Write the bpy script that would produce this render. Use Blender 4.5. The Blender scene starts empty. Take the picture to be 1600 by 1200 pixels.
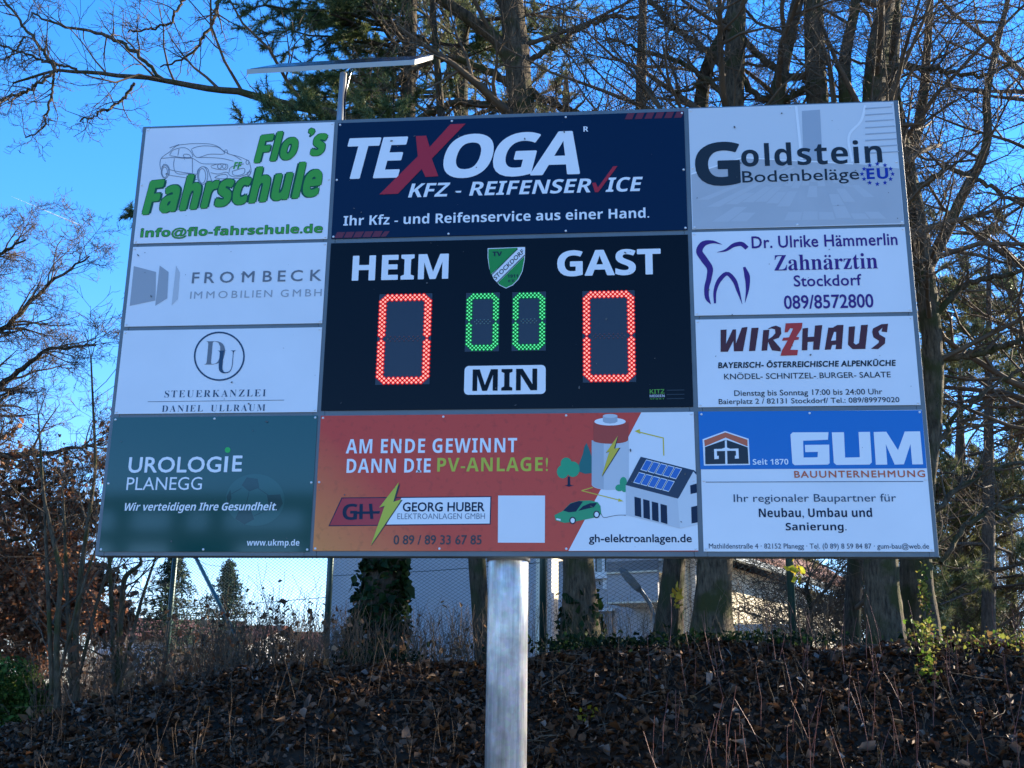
import bpy, math, random
import numpy as np
from mathutils import Vector, Matrix
R_ = math.radians
rnd = random.Random(7)
rng = np.random.default_rng(11)
scene = bpy.context.scene
COL = scene.collection

# ------------------------------------------------------------------ camera
ZB = 2.287                       # height of the board's lower edge above the ground at the pole
YAW, PIT, ROL = -0.09529518, 0.27220356, 0.01302009
CAM = np.array([0.54286987, -5.28227185, 1.65])
FPX = 1750.0
_F = np.array([math.sin(YAW)*math.cos(PIT), math.cos(YAW)*math.cos(PIT), math.sin(PIT)])
_R = np.array([math.cos(YAW), -math.sin(YAW), 0.0])
_U = np.cross(_R, _F)
_R2 = _R*math.cos(ROL)+_U*math.sin(ROL)
_U2 = -_R*math.sin(ROL)+_U*math.cos(ROL)
cd = bpy.data.cameras.new('camera'); cam = bpy.data.objects.new('camera', cd); COL.objects.link(cam)
cd.sensor_width = 36.0; cd.lens = 36.0*FPX/1600.0; cd.clip_start = 0.05; cd.clip_end = 6000
m = Matrix(((_R2[0], _U2[0], -_F[0], CAM[0]), (_R2[1], _U2[1], -_F[1], CAM[1]), (_R2[2], _U2[2], -_F[2], CAM[2]), (0, 0, 0, 1)))
cam.matrix_world = m
scene.camera = cam

# ------------------------------------------------------------------ light
SUN_AZ, SUN_EL = R_(54.0), R_(23.0)          # azimuth from +Y towards +X
world = bpy.data.worlds.new('World'); scene.world = world; world.use_nodes = True
nt = world.node_tree
sky = nt.nodes.new('ShaderNodeTexSky'); sky.sky_type = 'NISHITA'; sky.sun_disc = False
sky.sun_elevation = SUN_EL; sky.sun_rotation = SUN_AZ; sky.altitude = 600; sky.air_density = 1.0; sky.dust_density = 0.0; sky.ozone_density = 2.5
hs = nt.nodes.new('ShaderNodeHueSaturation'); hs.inputs['Saturation'].default_value = 1.38; hs.inputs['Value'].default_value = 1.0
gm = nt.nodes.new('ShaderNodeGamma'); gm.inputs[1].default_value = 0.78
tn = nt.nodes.new('ShaderNodeVectorMath'); tn.operation = 'MULTIPLY'; tn.inputs[1].default_value = (.90, .92, 1.10)
nt.links.new(sky.outputs[0], gm.inputs[0]); nt.links.new(gm.outputs[0], tn.inputs[0]); nt.links.new(tn.outputs[0], hs.inputs['Color'])
bg = nt.nodes['Background']; nt.links.new(hs.outputs[0], bg.inputs[0]); bg.inputs[1].default_value = 0.15
sd = bpy.data.lights.new('sun', 'SUN'); sun = bpy.data.objects.new('sun', sd); COL.objects.link(sun)
sd.energy = 5.0; sd.angle = R_(0.55); sd.color = (1.0, 0.86, 0.66)
sv = Vector((math.sin(SUN_AZ)*math.cos(SUN_EL), math.cos(SUN_AZ)*math.cos(SUN_EL), math.sin(SUN_EL)))
sun.rotation_euler = sv.to_track_quat('Z', 'Y').to_euler()
sun.location = (20, 18, 12)
vs = scene.view_settings
vs.view_transform = 'Standard'; vs.look = 'None'; vs.gamma = 1; vs.use_curve_mapping = False; vs.exposure = 1.95
scene.cycles.max_bounces = 6
scene.cycles.transparent_max_bounces = 8

# ------------------------------------------------------------------ helpers
def ray(px, py):
    d = _F + _R2*(px-800)/FPX + _U2*(600-py)/FPX
    return d
def at(px, py, Y):                # the point seen at photograph pixel (px,py) that stands on the plane y = Y
    d = ray(px, py); return CAM + d*((Y-CAM[1])/d[1])
def wpx(w, P):                    # width in photograph pixels -> metres at point P
    return w*abs(np.dot(np.asarray(P)-CAM, _F))/FPX
def bp(px, py):                   # point on the board face (x, z above board bottom)
    p = at(px, py, 0.0); return p[0], p[2]-ZB

def tag(o, label=None, cat=None, group=None, kind=None):
    if label: o['label'] = label
    if cat: o['category'] = cat
    if group: o['group'] = group
    if kind: o['kind'] = kind
    return o
WL = {}
def setp(o, parent):              # parent o while its mesh stays in world coordinates
    if parent is not None:
        o.parent = parent; o.location = -WL.get(parent.name, Vector((0, 0, 0)))
def empty(name, loc=(0, 0, 0), parent=None):
    o = bpy.data.objects.new(name, None); COL.objects.link(o); o.location = loc; o.empty_display_size = 0.1
    WL[o.name] = Vector(loc)
    return o
def mesh_obj(name, verts, faces, mat, parent=None, smooth=False, mats=None):
    me = bpy.data.meshes.new(name); me.from_pydata([tuple(v) for v in verts], [], faces); me.update()
    for mm in (mats or [mat]): me.materials.append(mm)
    if smooth: me.polygons.foreach_set('use_smooth', [True]*len(me.polygons))
    o = bpy.data.objects.new(name, me); COL.objects.link(o)
    setp(o, parent)
    return o
def np_mesh(name, V, Fq, mat, parent=None, smooth=False, colors=None):
    """V (n,3); Fq (m,k) all the same k; colors (n,3) optional"""
    me = bpy.data.meshes.new(name); n = len(V); mF, k = Fq.shape
    me.vertices.add(n); me.vertices.foreach_set('co', np.ascontiguousarray(V, dtype=np.float32).ravel())
    me.loops.add(mF*k); me.loops.foreach_set('vertex_index', Fq.astype(np.int32).ravel())
    me.polygons.add(mF); me.polygons.foreach_set('loop_start', np.arange(0, mF*k, k, dtype=np.int32))
    if smooth: me.polygons.foreach_set('use_smooth', np.ones(mF, dtype=bool))
    if colors is not None:
        a = me.color_attributes.new('tint', 'FLOAT_COLOR', 'POINT')
        a.data.foreach_set('color', np.c_[colors, np.ones(n)].astype(np.float32).ravel())
    me.materials.append(mat); me.update(calc_edges=True); me.validate()
    o = bpy.data.objects.new(name, me); COL.objects.link(o)
    setp(o, parent)
    return o
def box(name, lo, hi, mat, parent=None, bev=0.0):
    x0, y0, z0 = lo; x1, y1, z1 = hi
    v = [(x0,y0,z0),(x1,y0,z0),(x1,y1,z0),(x0,y1,z0),(x0,y0,z1),(x1,y0,z1),(x1,y1,z1),(x0,y1,z1)]
    f = [(0,3,2,1),(4,5,6,7),(0,1,5,4),(1,2,6,5),(2,3,7,6),(3,0,4,7)]
    o = mesh_obj(name, v, f, mat, parent)
    if bev:
        b = o.modifiers.new('bevel', 'BEVEL'); b.width = bev; b.segments = 2
    return o

# ------------------------------------------------------------------ materials
def mat_new(name):
    mt = bpy.data.materials.new(name); mt.use_nodes = True
    return mt, mt.node_tree, mt.node_tree.nodes['Principled BSDF']
def simple(name, col, rough=0.5, metal=0.0, spec=0.5, noise=0.0, nscale=8.0, bump=0.0, bscale=60.0, emit=None, estr=1.0):
    mt, t, b = mat_new(name)
    b.inputs['Base Color'].default_value = (*col, 1); b.inputs['Roughness'].default_value = rough
    b.inputs['Metallic'].default_value = metal; b.inputs['Specular IOR Level'].default_value = spec
    if noise:
        tc = t.nodes.new('ShaderNodeTexCoord'); n = t.nodes.new('ShaderNodeTexNoise'); n.inputs['Scale'].default_value = nscale; n.inputs['Detail'].default_value = 6
        r = t.nodes.new('ShaderNodeMapRange'); r.inputs[1].default_value = .3; r.inputs[2].default_value = .7; r.inputs[3].default_value = 1-noise; r.inputs[4].default_value = 1+noise*.6
        mx = t.nodes.new('ShaderNodeVectorMath'); mx.operation = 'SCALE'; mx.inputs[0].default_value = col
        t.links.new(tc.outputs['Object'], n.inputs['Vector']); t.links.new(n.outputs[0], r.inputs[0]); t.links.new(r.outputs[0], mx.inputs['Scale']); t.links.new(mx.outputs[0], b.inputs['Base Color'])
    if bump:
        tc = t.nodes.new('ShaderNodeTexCoord'); n2 = t.nodes.new('ShaderNodeTexNoise'); n2.inputs['Scale'].default_value = bscale; n2.inputs['Detail'].default_value = 5
        bu = t.nodes.new('ShaderNodeBump'); bu.inputs['Strength'].default_value = bump; bu.inputs['Distance'].default_value = .02
        t.links.new(tc.outputs['Object'], n2.inputs['Vector']); t.links.new(n2.outputs[0], bu.inputs['Height']); t.links.new(bu.outputs[0], b.inputs['Normal'])
    if emit:
        b.inputs['Emission Color'].default_value = (*emit, 1); b.inputs['Emission Strength'].default_value = estr
    return mt
def bark(name, c1, c2, moss=None, scale=1.0):
    mt, t, b = mat_new(name); b.inputs['Roughness'].default_value = .9; b.inputs['Specular IOR Level'].default_value = .2
    tc = t.nodes.new('ShaderNodeTexCoord'); mp = t.nodes.new('ShaderNodeMapping'); mp.inputs['Scale'].default_value = (14*scale, 14*scale, 3.2*scale)
    n = t.nodes.new('ShaderNodeTexNoise'); n.inputs['Scale'].default_value = 2.5; n.inputs['Detail'].default_value = 8; n.inputs['Roughness'].default_value = .7
    cr = t.nodes.new('ShaderNodeValToRGB'); cr.color_ramp.elements[0].color = (*c1, 1); cr.color_ramp.elements[1].color = (*c2, 1); cr.color_ramp.elements[0].position = .35; cr.color_ramp.elements[1].position = .68
    t.links.new(tc.outputs['Object'], mp.inputs[0]); t.links.new(mp.outputs[0], n.inputs['Vector']); t.links.new(n.outputs[0], cr.inputs[0])
    out = cr.outputs[0]
    if moss:
        n2 = t.nodes.new('ShaderNodeTexNoise'); n2.inputs['Scale'].default_value = 4.0; n2.inputs['Detail'].default_value = 6
        r2 = t.nodes.new('ShaderNodeMapRange'); r2.inputs[1].default_value = .48; r2.inputs[2].default_value = .62
        mx = t.nodes.new('ShaderNodeMix'); mx.data_type = 'RGBA'; mx.inputs[7].default_value = (*moss, 1)
        t.links.new(tc.outputs['Object'], n2.inputs['Vector']); t.links.new(n2.outputs[0], r2.inputs[0]); t.links.new(r2.outputs[0], mx.inputs[0]); t.links.new(out, mx.inputs[6]); out = mx.outputs[2]
    t.links.new(out, b.inputs['Base Color'])
    bu = t.nodes.new('ShaderNodeBump'); bu.inputs['Strength'].default_value = .9; bu.inputs['Distance'].default_value = .03
    t.links.new(n.outputs[0], bu.inputs['Height']); t.links.new(bu.outputs[0], b.inputs['Normal'])
    return mt
def leafmat(name, trans=0.35, rough=.6):
    mt, t, b = mat_new(name)
    a = t.nodes.new('ShaderNodeAttribute'); a.attribute_name = 'tint'
    t.links.new(a.outputs['Color'], b.inputs['Base Color']); b.inputs['Roughness'].default_value = rough; b.inputs['Specular IOR Level'].default_value = .12
    tr = t.nodes.new('ShaderNodeBsdfTranslucent'); t.links.new(a.outputs['Color'], tr.inputs[0])
    mx = t.nodes.new('ShaderNodeMixShader'); mx.inputs[0].default_value = trans
    o = t.nodes['Material Output']; t.links.new(b.outputs[0], mx.inputs[1]); t.links.new(tr.outputs[0], mx.inputs[2]); t.links.new(mx.outputs[0], o.inputs[0])
    return mt
GLOSS = 0.16
M = {}
def pm(name, col, rough=GLOSS, spec=.32, **k):
    M[name] = simple(name, col, rough, 0, spec, **k); return M[name]
pm('print_white', (.77, .78, .80), noise=.05, nscale=2.2, bump=.03, bscale=2.5)
pm('navy', (.002, .014, .046), spec=.16); pm('black_panel', (.0025, .004, .008), spec=.14); pm('ink', (.012, .015, .025))
pm('red_print', (.42, .016, .028)); pm('dim_red', (.15, .02, .035)); pm('green_print', (.06, .34, .03)); pm('green_edge', (.008, .08, .03))
pm('line_grey', (.16, .19, .24)); pm('grey_mid', (.17, .18, .20)); pm('grey_light', (.36, .37, .39)); pm('grey_pale', (.52, .53, .55)); pm('grey_dark', (.018, .02, .024))
pm('teal_panel', (.004, .066, .056), rough=.07, spec=.55); pm('teal_ball', (.012, .088, .078), rough=.07, spec=.55); pm('teal_dark', (.003, .042, .040), rough=.07, spec=.55); pm('dot_green', (.03, .45, .08))
pm('violet', (.055, .012, .17)); pm('brown_red', (.085, .014, .016)); pm('z_red', (.52, .035, .022)); pm('gum_blue', (.006, .15, .47)); pm('orange_print', (.55, .12, .05)); pm('steel_blue', (.02, .05, .10))
pm('yellow_green', (.50, .50, .03)); pm('yellow_arrow', (.62, .48, .03)); pm('roof_navy', (.012, .025, .06)); pm('cell_blue', (.02, .13, .45)); pm('car_green', (.02, .30, .12)); pm('tree_green', (.02, .32, .14)); pm('tree_teal', (.01, .13, .12))
pm('kitz_green', (.10, .30, .03)); pm('eu_blue', (.01, .03, .30)); pm('shield_green', (.02, .26, .04)); pm('floor_grey', (.46, .47, .49), noise=.06, nscale=5); pm('floor_alt', (.50, .51, .53)); pm('wall_pale', (.64, .66, .68)); pm('shadow_grey', (.38, .42, .47)); pm('white_bright', (.80, .81, .82)); pm('battery_red', (.42, .045, .02)); pm('battery_side', (.55, .57, .60)); pm('battery_dark', (.42, .45, .49))
def gh_mat():
    mt, t, b = mat_new('red_orange_print'); b.inputs['Roughness'].default_value = GLOSS+.05; b.inputs['Specular IOR Level'].default_value = .32
    tc = t.nodes.new('ShaderNodeTexCoord'); sx = t.nodes.new('ShaderNodeSeparateXYZ'); t.links.new(tc.outputs['Object'], sx.inputs[0])
    a = t.nodes.new('ShaderNodeMath'); a.operation = 'MULTIPLY_ADD'; a.inputs[1].default_value = 1.15; t.links.new(sx.outputs['Z'], a.inputs[0]); t.links.new(sx.outputs['X'], a.inputs[2])   # x + 1.15 z
    n = t.nodes.new('ShaderNodeTexNoise'); n.inputs['Scale'].default_value = 4; n.inputs['Detail'].default_value = 7; n.inputs['Roughness'].default_value = .7; t.links.new(tc.outputs['Object'], n.inputs['Vector'])
    a2 = t.nodes.new('ShaderNodeMath'); a2.operation = 'MULTIPLY_ADD'; a2.inputs[1].default_value = .12; t.links.new(n.outputs[0], a2.inputs[0]); t.links.new(a.outputs[0], a2.inputs[2])
    r = t.nodes.new('ShaderNodeMapRange'); r.inputs[1].default_value = 1.15*ZB-.92; r.inputs[2].default_value = 1.15*ZB+.15; t.links.new(a2.outputs[0], r.inputs[0])
    cr = t.nodes.new('ShaderNodeValToRGB'); e = cr.color_ramp.elements; e[0].color = (.72, .26, .06, 1); e[1].color = (.62, .048, .022, 1); e[0].position = .0; e[1].position = .75
    t.links.new(r.outputs[0], cr.inputs[0])
    n3 = t.nodes.new('ShaderNodeTexNoise'); n3.inputs['Scale'].default_value = 30; n3.inputs['Detail'].default_value = 5; t.links.new(tc.outputs['Object'], n3.inputs['Vector'])
    r3 = t.nodes.new('ShaderNodeMapRange'); r3.inputs[1].default_value = .55; r3.inputs[2].default_value = .75; r3.inputs[3].default_value = 1; r3.inputs[4].default_value = .75; t.links.new(n3.outputs[0], r3.inputs[0])
    v = t.nodes.new('ShaderNodeVectorMath'); v.operation = 'SCALE'; t.links.new(cr.outputs[0], v.inputs[0]); t.links.new(r3.outputs[0], v.inputs['Scale']); t.links.new(v.outputs[0], b.inputs['Base Color'])
    return mt
M['gh'] = gh_mat()
M['frame'] = simple('grey_powder_coat', (.125, .155, .175), .45, .1, .5, noise=.12, nscale=6)
M['rivet'] = simple('rivet_paint', (.72, .73, .74), .35)
M['window'] = simple('display_window', (.028, .038, .055), .22, 0, .3)
M['alu'] = simple('aluminium_frame', (.40, .38, .33), .45, .15)
M['post_metal'] = simple('post_metal', (.35, .36, .37), .45, .6)
M['solar'] = simple('solar_cells', (.01, .015, .04), .15)
def galv():
    mt, t, b = mat_new('galvanised_steel'); b.inputs['Metallic'].default_value = .6; b.inputs['Roughness'].default_value = .42
    tc = t.nodes.new('ShaderNodeTexCoord'); mp = t.nodes.new('ShaderNodeMapping'); mp.inputs['Scale'].default_value = (3, 3, .7); n = t.nodes.new('ShaderNodeTexNoise'); n.inputs['Scale'].default_value = 4; n.inputs['Detail'].default_value = 8
    t.links.new(tc.outputs['Object'], mp.inputs[0]); t.links.new(mp.outputs[0], n.inputs['Vector'])
    cr = t.nodes.new('ShaderNodeValToRGB'); cr.color_ramp.elements[0].color = (.40, .41, .43, 1); cr.color_ramp.elements[1].color = (.68, .69, .70, 1); cr.color_ramp.elements[0].position = .3; cr.color_ramp.elements[1].position = .6
    t.links.new(n.outputs[0], cr.inputs[0])
    v = t.nodes.new('ShaderNodeTexVoronoi'); v.inputs['Scale'].default_value = 45; t.links.new(tc.outputs['Object'], v.inputs['Vector'])
    r = t.nodes.new('ShaderNodeMapRange'); r.inputs[3].default_value = .22; r.inputs[4].default_value = .42; t.links.new(n.outputs[0], r.inputs[0]); t.links.new(r.outputs[0], b.inputs['Roughness'])
    mx = t.nodes.new('ShaderNodeMix'); mx.data_type = 'RGBA'; mx.blend_type = 'MULTIPLY'; mx.inputs[0].default_value = .12
    t.links.new(cr.outputs[0], mx.inputs[6]); t.links.new(v.outputs['Color'], mx.inputs[7]); s2 = t.nodes.new('ShaderNodeMapping'); s2.inputs['Scale'].default_value = (26, 26, 1.3); ns = t.nodes.new('ShaderNodeTexNoise'); ns.inputs['Scale'].default_value = 3; ns.inputs['Detail'].default_value = 9; ns.inputs['Roughness'].default_value = .75
    t.links.new(tc.outputs['Object'], s2.inputs[0]); t.links.new(s2.outputs[0], ns.inputs['Vector']); rs = t.nodes.new('ShaderNodeMapRange'); rs.inputs[1].default_value = .38; rs.inputs[2].default_value = .62; rs.inputs[3].default_value = .8; rs.inputs[4].default_value = 1.1; t.links.new(ns.outputs[0], rs.inputs[0])
    n4 = t.nodes.new('ShaderNodeTexNoise'); n4.inputs['Scale'].default_value = 9; n4.inputs['Detail'].default_value = 7; t.links.new(tc.outputs['Object'], n4.inputs['Vector']); r4 = t.nodes.new('ShaderNodeMapRange'); r4.inputs[1].default_value = .42; r4.inputs[2].default_value = .58; r4.inputs[3].default_value = .75; r4.inputs[4].default_value = 1.05; t.links.new(n4.outputs[0], r4.inputs[0])
    mm = t.nodes.new('ShaderNodeMath'); mm.operation = 'MULTIPLY'; t.links.new(rs.outputs[0], mm.inputs[0]); t.links.new(r4.outputs[0], mm.inputs[1])
    vv = t.nodes.new('ShaderNodeVectorMath'); vv.operation = 'SCALE'; t.links.new(mx.outputs[2], vv.inputs[0]); t.links.new(mm.outputs[0], vv.inputs['Scale']); t.links.new(vv.outputs[0], b.inputs['Base Color'])
    bu = t.nodes.new('ShaderNodeBump'); bu.inputs['Strength'].default_value = .25; bu.inputs['Distance'].default_value = .01; t.links.new(ns.outputs[0], bu.inputs['Height']); t.links.new(bu.outputs[0], b.inputs['Normal'])
    return mt
M['galv'] = galv()
def led_mat(name, c, s):
    return simple(name, (0, 0, 0), .5, 0, 0, emit=c, estr=s)
M['red_core'] = led_mat('red_led_core', (1.0, .42, .40), .33); M['red_halo'] = led_mat('red_led_glow', (.62, .004, .010), .26)  # halo colours paint the bloom and spill round each LED
M['green_core'] = led_mat('green_led_core', (.12, 1.0, .45), .26); M['green_halo'] = led_mat('green_led_glow', (.0, .25, .07), .13)
M['red_off'] = simple('unlit_red_led', (.10, .05, .07), .3); M['green_off'] = simple('unlit_green_led', (.10, .17, .16), .3)
M['bark'] = bark('grey_bark', (.030, .024, .016), (.16, .125, .08), moss=(.05, .052, .017))
M['bark_dark'] = bark('dark_bark', (.020, .016, .012), (.10, .078, .052), moss=(.035, .042, .018))
M['bark_far'] = bark('far_bark', (.05, .042, .035), (.16, .13, .10))
M['twig'] = simple('twig_bark', (.115, .085, .056), .8, 0, .2, noise=.4, nscale=3)
M['twig_far'] = simple('far_twig_bark', (.13, .10, .078), .8, 0, .2, noise=.3, nscale=1)
M['twig_pale'] = simple('pale_twig_bark', (.125, .085, .055), .8, 0, .2, noise=.4, nscale=2)
M['leaf'] = leafmat('leaf', .35); M['needle'] = leafmat('needle', .2, .5); M['litter'] = leafmat('leaf_litter', .08, .7)

# ================================================================== GROUND
CR_Y = 4.4
crest_px = [(-500, 1290), (-150, 1190), (0, 1142), (120, 1105), (250, 1066), (380, 1046), (560, 1040), (760, 1034), (900, 1018), (1100, 1006), (1300, 1012), (1450, 1000), (1600, 1006), (2000, 1020)]
CX = np.array([at(a, b, CR_Y)[0] for a, b in crest_px]); CZ = np.array([at(a, b, CR_Y)[2] for a, b in crest_px])
def hgt(x, y):
    x = np.asarray(x, float); y = np.asarray(y, float)
    zc = np.interp(x, CX, CZ)
    t = np.clip((y-.45)/(CR_Y-.2-.45), 0, 1); up = t*t*(3-2*t)*.35 + t*.65
    z = zc*up
    t2 = np.clip((y-6.2)/9, 0, 1); z = z*(1-t2) + (zc*.35)*t2
    far = np.clip((y-16)/60, 0, 1); z = z*(1-far) + .9*far
    wob = -.055+.022*np.sin(x*2.1+y*1.3)+.018*np.sin(x*4.7-y*3.1+1)+.015*np.sin(x*9.3+y*7.9)
    z = z + wob*np.clip((y-.6)/.8, 0, 1)*np.clip((9-y)/3, 0, 1)
    z = z + .8*np.sin(x*.03+1)*np.sin(y*.021)*np.clip((y-40)/60, 0, 1)
    return z
def ground():
    ys = np.concatenate([np.array([-400, -150, -60, -25, -12, -6, -3, -1]), np.arange(-.2, 7, .12), np.linspace(7, 20, 27), np.array([24, 30, 40, 55, 75, 100, 140, 200, 300, 500])])
    xs = np.concatenate([np.array([-500, -250, -120, -60, -30, -18, -12]), np.arange(-8, 10, .14), np.array([11, 14, 20, 30, 60, 120, 250, 500])])
    X, Y = np.meshgrid(xs, ys); Z = hgt(X, Y); ny, nx = X.shape
    V = np.c_[X.ravel(), Y.ravel(), Z.ravel()]
    i = np.arange(ny-1)[:, None]*nx+np.arange(nx-1)[None]; i = i.ravel()
    F = np.c_[i, i+1, i+nx+1, i+nx]
    mt, t, b = mat_new('ground_soil_and_grass'); b.inputs['Roughness'].default_value = 1; b.inputs['Specular IOR Level'].default_value = .1
    tc = t.nodes.new('ShaderNodeTexCoord'); sx = t.nodes.new('ShaderNodeSeparateXYZ'); t.links.new(tc.outputs['Object'], sx.inputs[0])
    n = t.nodes.new('ShaderNodeTexNoise'); n.inputs['Scale'].default_value = 14; n.inputs['Detail'].default_value = 8; t.links.new(tc.outputs['Object'], n.inputs['Vector'])
    c1 = t.nodes.new('ShaderNodeValToRGB'); c1.color_ramp.elements[0].color = (.012, .009, .007, 1); c1.color_ramp.elements[1].color = (.05, .036, .026, 1); t.links.new(n.outputs[0], c1.inputs[0])
    c2 = t.nodes.new('ShaderNodeValToRGB'); c2.color_ramp.elements[0].color = (.07, .075, .07, 1); c2.color_ramp.elements[1].color = (.13, .135, .12, 1); t.links.new(n.outputs[0], c2.inputs[0])
    r = t.nodes.new('ShaderNodeMapRange'); r.inputs[1].default_value = .7; r.inputs[2].default_value = .2; t.links.new(sx.outputs['Y'], r.inputs[0])
    mx = t.nodes.new('ShaderNodeMix'); mx.data_type = 'RGBA'; t.links.new(r.outputs[0], mx.inputs[0]); t.links.new(c1.outputs[0], mx.inputs[6]); t.links.new(c2.outputs[0], mx.inputs[7]); t.links.new(mx.outputs[2], b.inputs['Base Color'])
    bu = t.nodes.new('ShaderNodeBump'); bu.inputs['Strength'].default_value = .6; bu.inputs['Distance'].default_value = .05; t.links.new(n.outputs[0], bu.inputs['Height']); t.links.new(bu.outputs[0], b.inputs['Normal'])
    o = np_mesh('ground', V, F, mt, smooth=True); tag(o, 'earth bank rising behind the scoreboard with a grass field in front', kind='structure')
ground()

# ================================================================== tubes, leaves
class Tubes:
    def __init__(s): s.b = {}
    def add(s, P, R, sides=3):           # P (M,N,3)  R (M,N)
        s.b.setdefault((P.shape[1], sides), []).append((P, R))
    def build(s, name, mat, parent=None):
        Vs, Fs, off = [], [], 0
        for (N, k), lst in s.b.items():
            P = np.concatenate([a for a, _ in lst]); R = np.concatenate([r for _, r in lst]); Mn = len(P)
            T = np.gradient(P, axis=1); T /= np.linalg.norm(T, axis=2, keepdims=True)+1e-9
            ref = np.broadcast_to(np.array([.29, .93, .22]), T.shape)
            A = np.cross(T, ref); A /= np.linalg.norm(A, axis=2, keepdims=True)+1e-9; B = np.cross(T, A)
            th = np.arange(k)*2*np.pi/k
            V = P[:, :, None, :] + R[:, :, None, None]*(A[:, :, None, :]*np.cos(th)[None, None, :, None]+B[:, :, None, :]*np.sin(th)[None, None, :, None])
            base = off + (np.arange(Mn)*N*k)[:, None, None] + (np.arange(N-1)*k)[None, :, None]
            j = np.arange(k)[None, None, :]; j2 = (j+1) % k
            F = np.stack([base+j, base+j2, base+k+j2, base+k+j], -1).reshape(-1, 4)
            Vs.append(V.reshape(-1, 3)); Fs.append(F); off += Mn*N*k
        return np_mesh(name, np.concatenate(Vs), np.concatenate(Fs), mat, parent, smooth=True)
def walk(P, D, L, R0, R1, N, wig, up, g):
    n = len(P); pts = np.zeros((n, N, 3)); pts[:, 0] = P; d = D.copy(); step = (L/(N-1))[:, None]
    for i in range(1, N):
        d = d + g.normal(0, wig, (n, 3)); d[:, 2] += up; d /= np.linalg.norm(d, axis=1, keepdims=True)
        pts[:, i] = pts[:, i-1]+d*step
    t = np.linspace(0, 1, N)[None]
    return pts, R0[:, None]*(1-t)+R1[:, None]*t
def spawn(pts, rad, L, k, g, tmin=.2, ang=(30, 65), ratio=(.45, .75), rr=.6):
    n, N, _ = pts.shape
    idx = np.repeat(np.arange(n), k); t = g.uniform(tmin, 1.0, len(idx))
    f = t*(N-1); i0 = np.minimum(f.astype(int), N-2); fr = (f-i0)[:, None]
    P = pts[idx, i0]*(1-fr)+pts[idx, i0+1]*fr; D = pts[idx, i0+1]-pts[idx, i0]; D /= np.linalg.norm(D, axis=1, keepdims=True)+1e-9
    rv = g.normal(size=(len(idx), 3)); ax = np.cross(D, rv); ax /= np.linalg.norm(ax, axis=1, keepdims=True)+1e-9
    a = np.radians(g.uniform(ang[0], ang[1], len(idx)))[:, None]
    Dn = D*np.cos(a)+ax*np.sin(a)
    Ln = L[idx]*g.uniform(ratio[0], ratio[1], len(idx))*(1-.35*t)
    Rn = (rad[idx, i0]*(1-fr[:, 0])+rad[idx, i0+1]*fr[:, 0])*rr
    return P, Dn, Ln, Rn
def ramify(T, P, D, L, R, ks, g, wig=.16, up=.03, rmin=.0028, N0=6, first=True, tips=None, ang=(30, 65), ratio=(.45, .75)):
    """grow branches level by level; tips collects the outer twigs' points"""
    for lv in range(len(ks)+1):
        N = N0 if lv == 0 else (5 if lv < 3 else 4)
        R = np.maximum(R, rmin); pts, rad = walk(P, D, L, R, np.maximum(R*(.2 if lv < 2 else .4), rmin*.7), N, wig*(1+.25*lv), up, g)
        if lv > 0 or first: T.add(pts, rad, 6 if lv == 0 else (4 if lv == 1 else 3))
        if tips is not None and lv >= len(ks)-1: tips.append(pts[:, -1]); tips.append(pts[:, N//2])
        if lv == len(ks): break
        P, D, L, R = spawn(pts, rad, L, ks[lv], g, ang=ang, ratio=ratio)
def smooth_path(pts, n):
    pts = np.asarray(pts, float); d = np.r_[0, np.cumsum(np.linalg.norm(np.diff(pts[:, :3], axis=0), axis=1))]
    s = np.linspace(0, d[-1], n); out = np.stack([np.interp(s, d, pts[:, i]) for i in range(pts.shape[1])], 1)
    for _ in range(3): out[1:-1] = (out[:-2]+2*out[1:-1]+out[2:])/4
    return out
def pxpath(path, Y):              # (px,py,width_px[,dy]) -> world points with radius
    o = []
    for q in path:
        P = at(q[0], q[1], Y+(q[3] if len(q) > 3 else 0)); o.append([*P, wpx(q[2], P)/2])
    return o
def solid_trunk(name, path, mat, parent, sides=18, n=60, rough=.07, g=rng, flare=True):
    s = smooth_path(path, n); N = len(s); P = s[:, :3]; R = s[:, 3]
    if flare: R = R*(1+.25*np.exp(-np.arange(N)/N*22))
    T = np.gradient(P, axis=0); T /= np.linalg.norm(T, axis=1, keepdims=True); ref = np.array([0, 1., 0])
    A = np.cross(T, ref); A /= np.linalg.norm(A, axis=1, keepdims=True); B = np.cross(T, A)
    th = np.arange(sides)*2*np.pi/sides
    ph = g.uniform(0, 6, 4)
    lob = 1+.05*np.sin(3*th[None]+ph[0]+np.linspace(0, 3, N)[:, None])+.035*np.sin(5*th[None]+ph[1]-np.linspace(0, 5, N)[:, None]) + g.normal(0, rough*.45, (N, sides))
    V = P[:, None]+(R[:, None]*lob)[..., None]*(A[:, None]*np.cos(th)[None, :, None]+B[:, None]*np.sin(th)[None, :, None])
    base = (np.arange(N-1)*sides)[:, None]; j = np.arange(sides)[None]; j2 = (j+1) % sides
    F = np.stack([base+j, base+j2, base+sides+j2, base+sides+j], -1).reshape(-1, 4)
    return np_mesh(name, V.reshape(-1, 3), F, mat, parent, smooth=True), s
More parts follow.
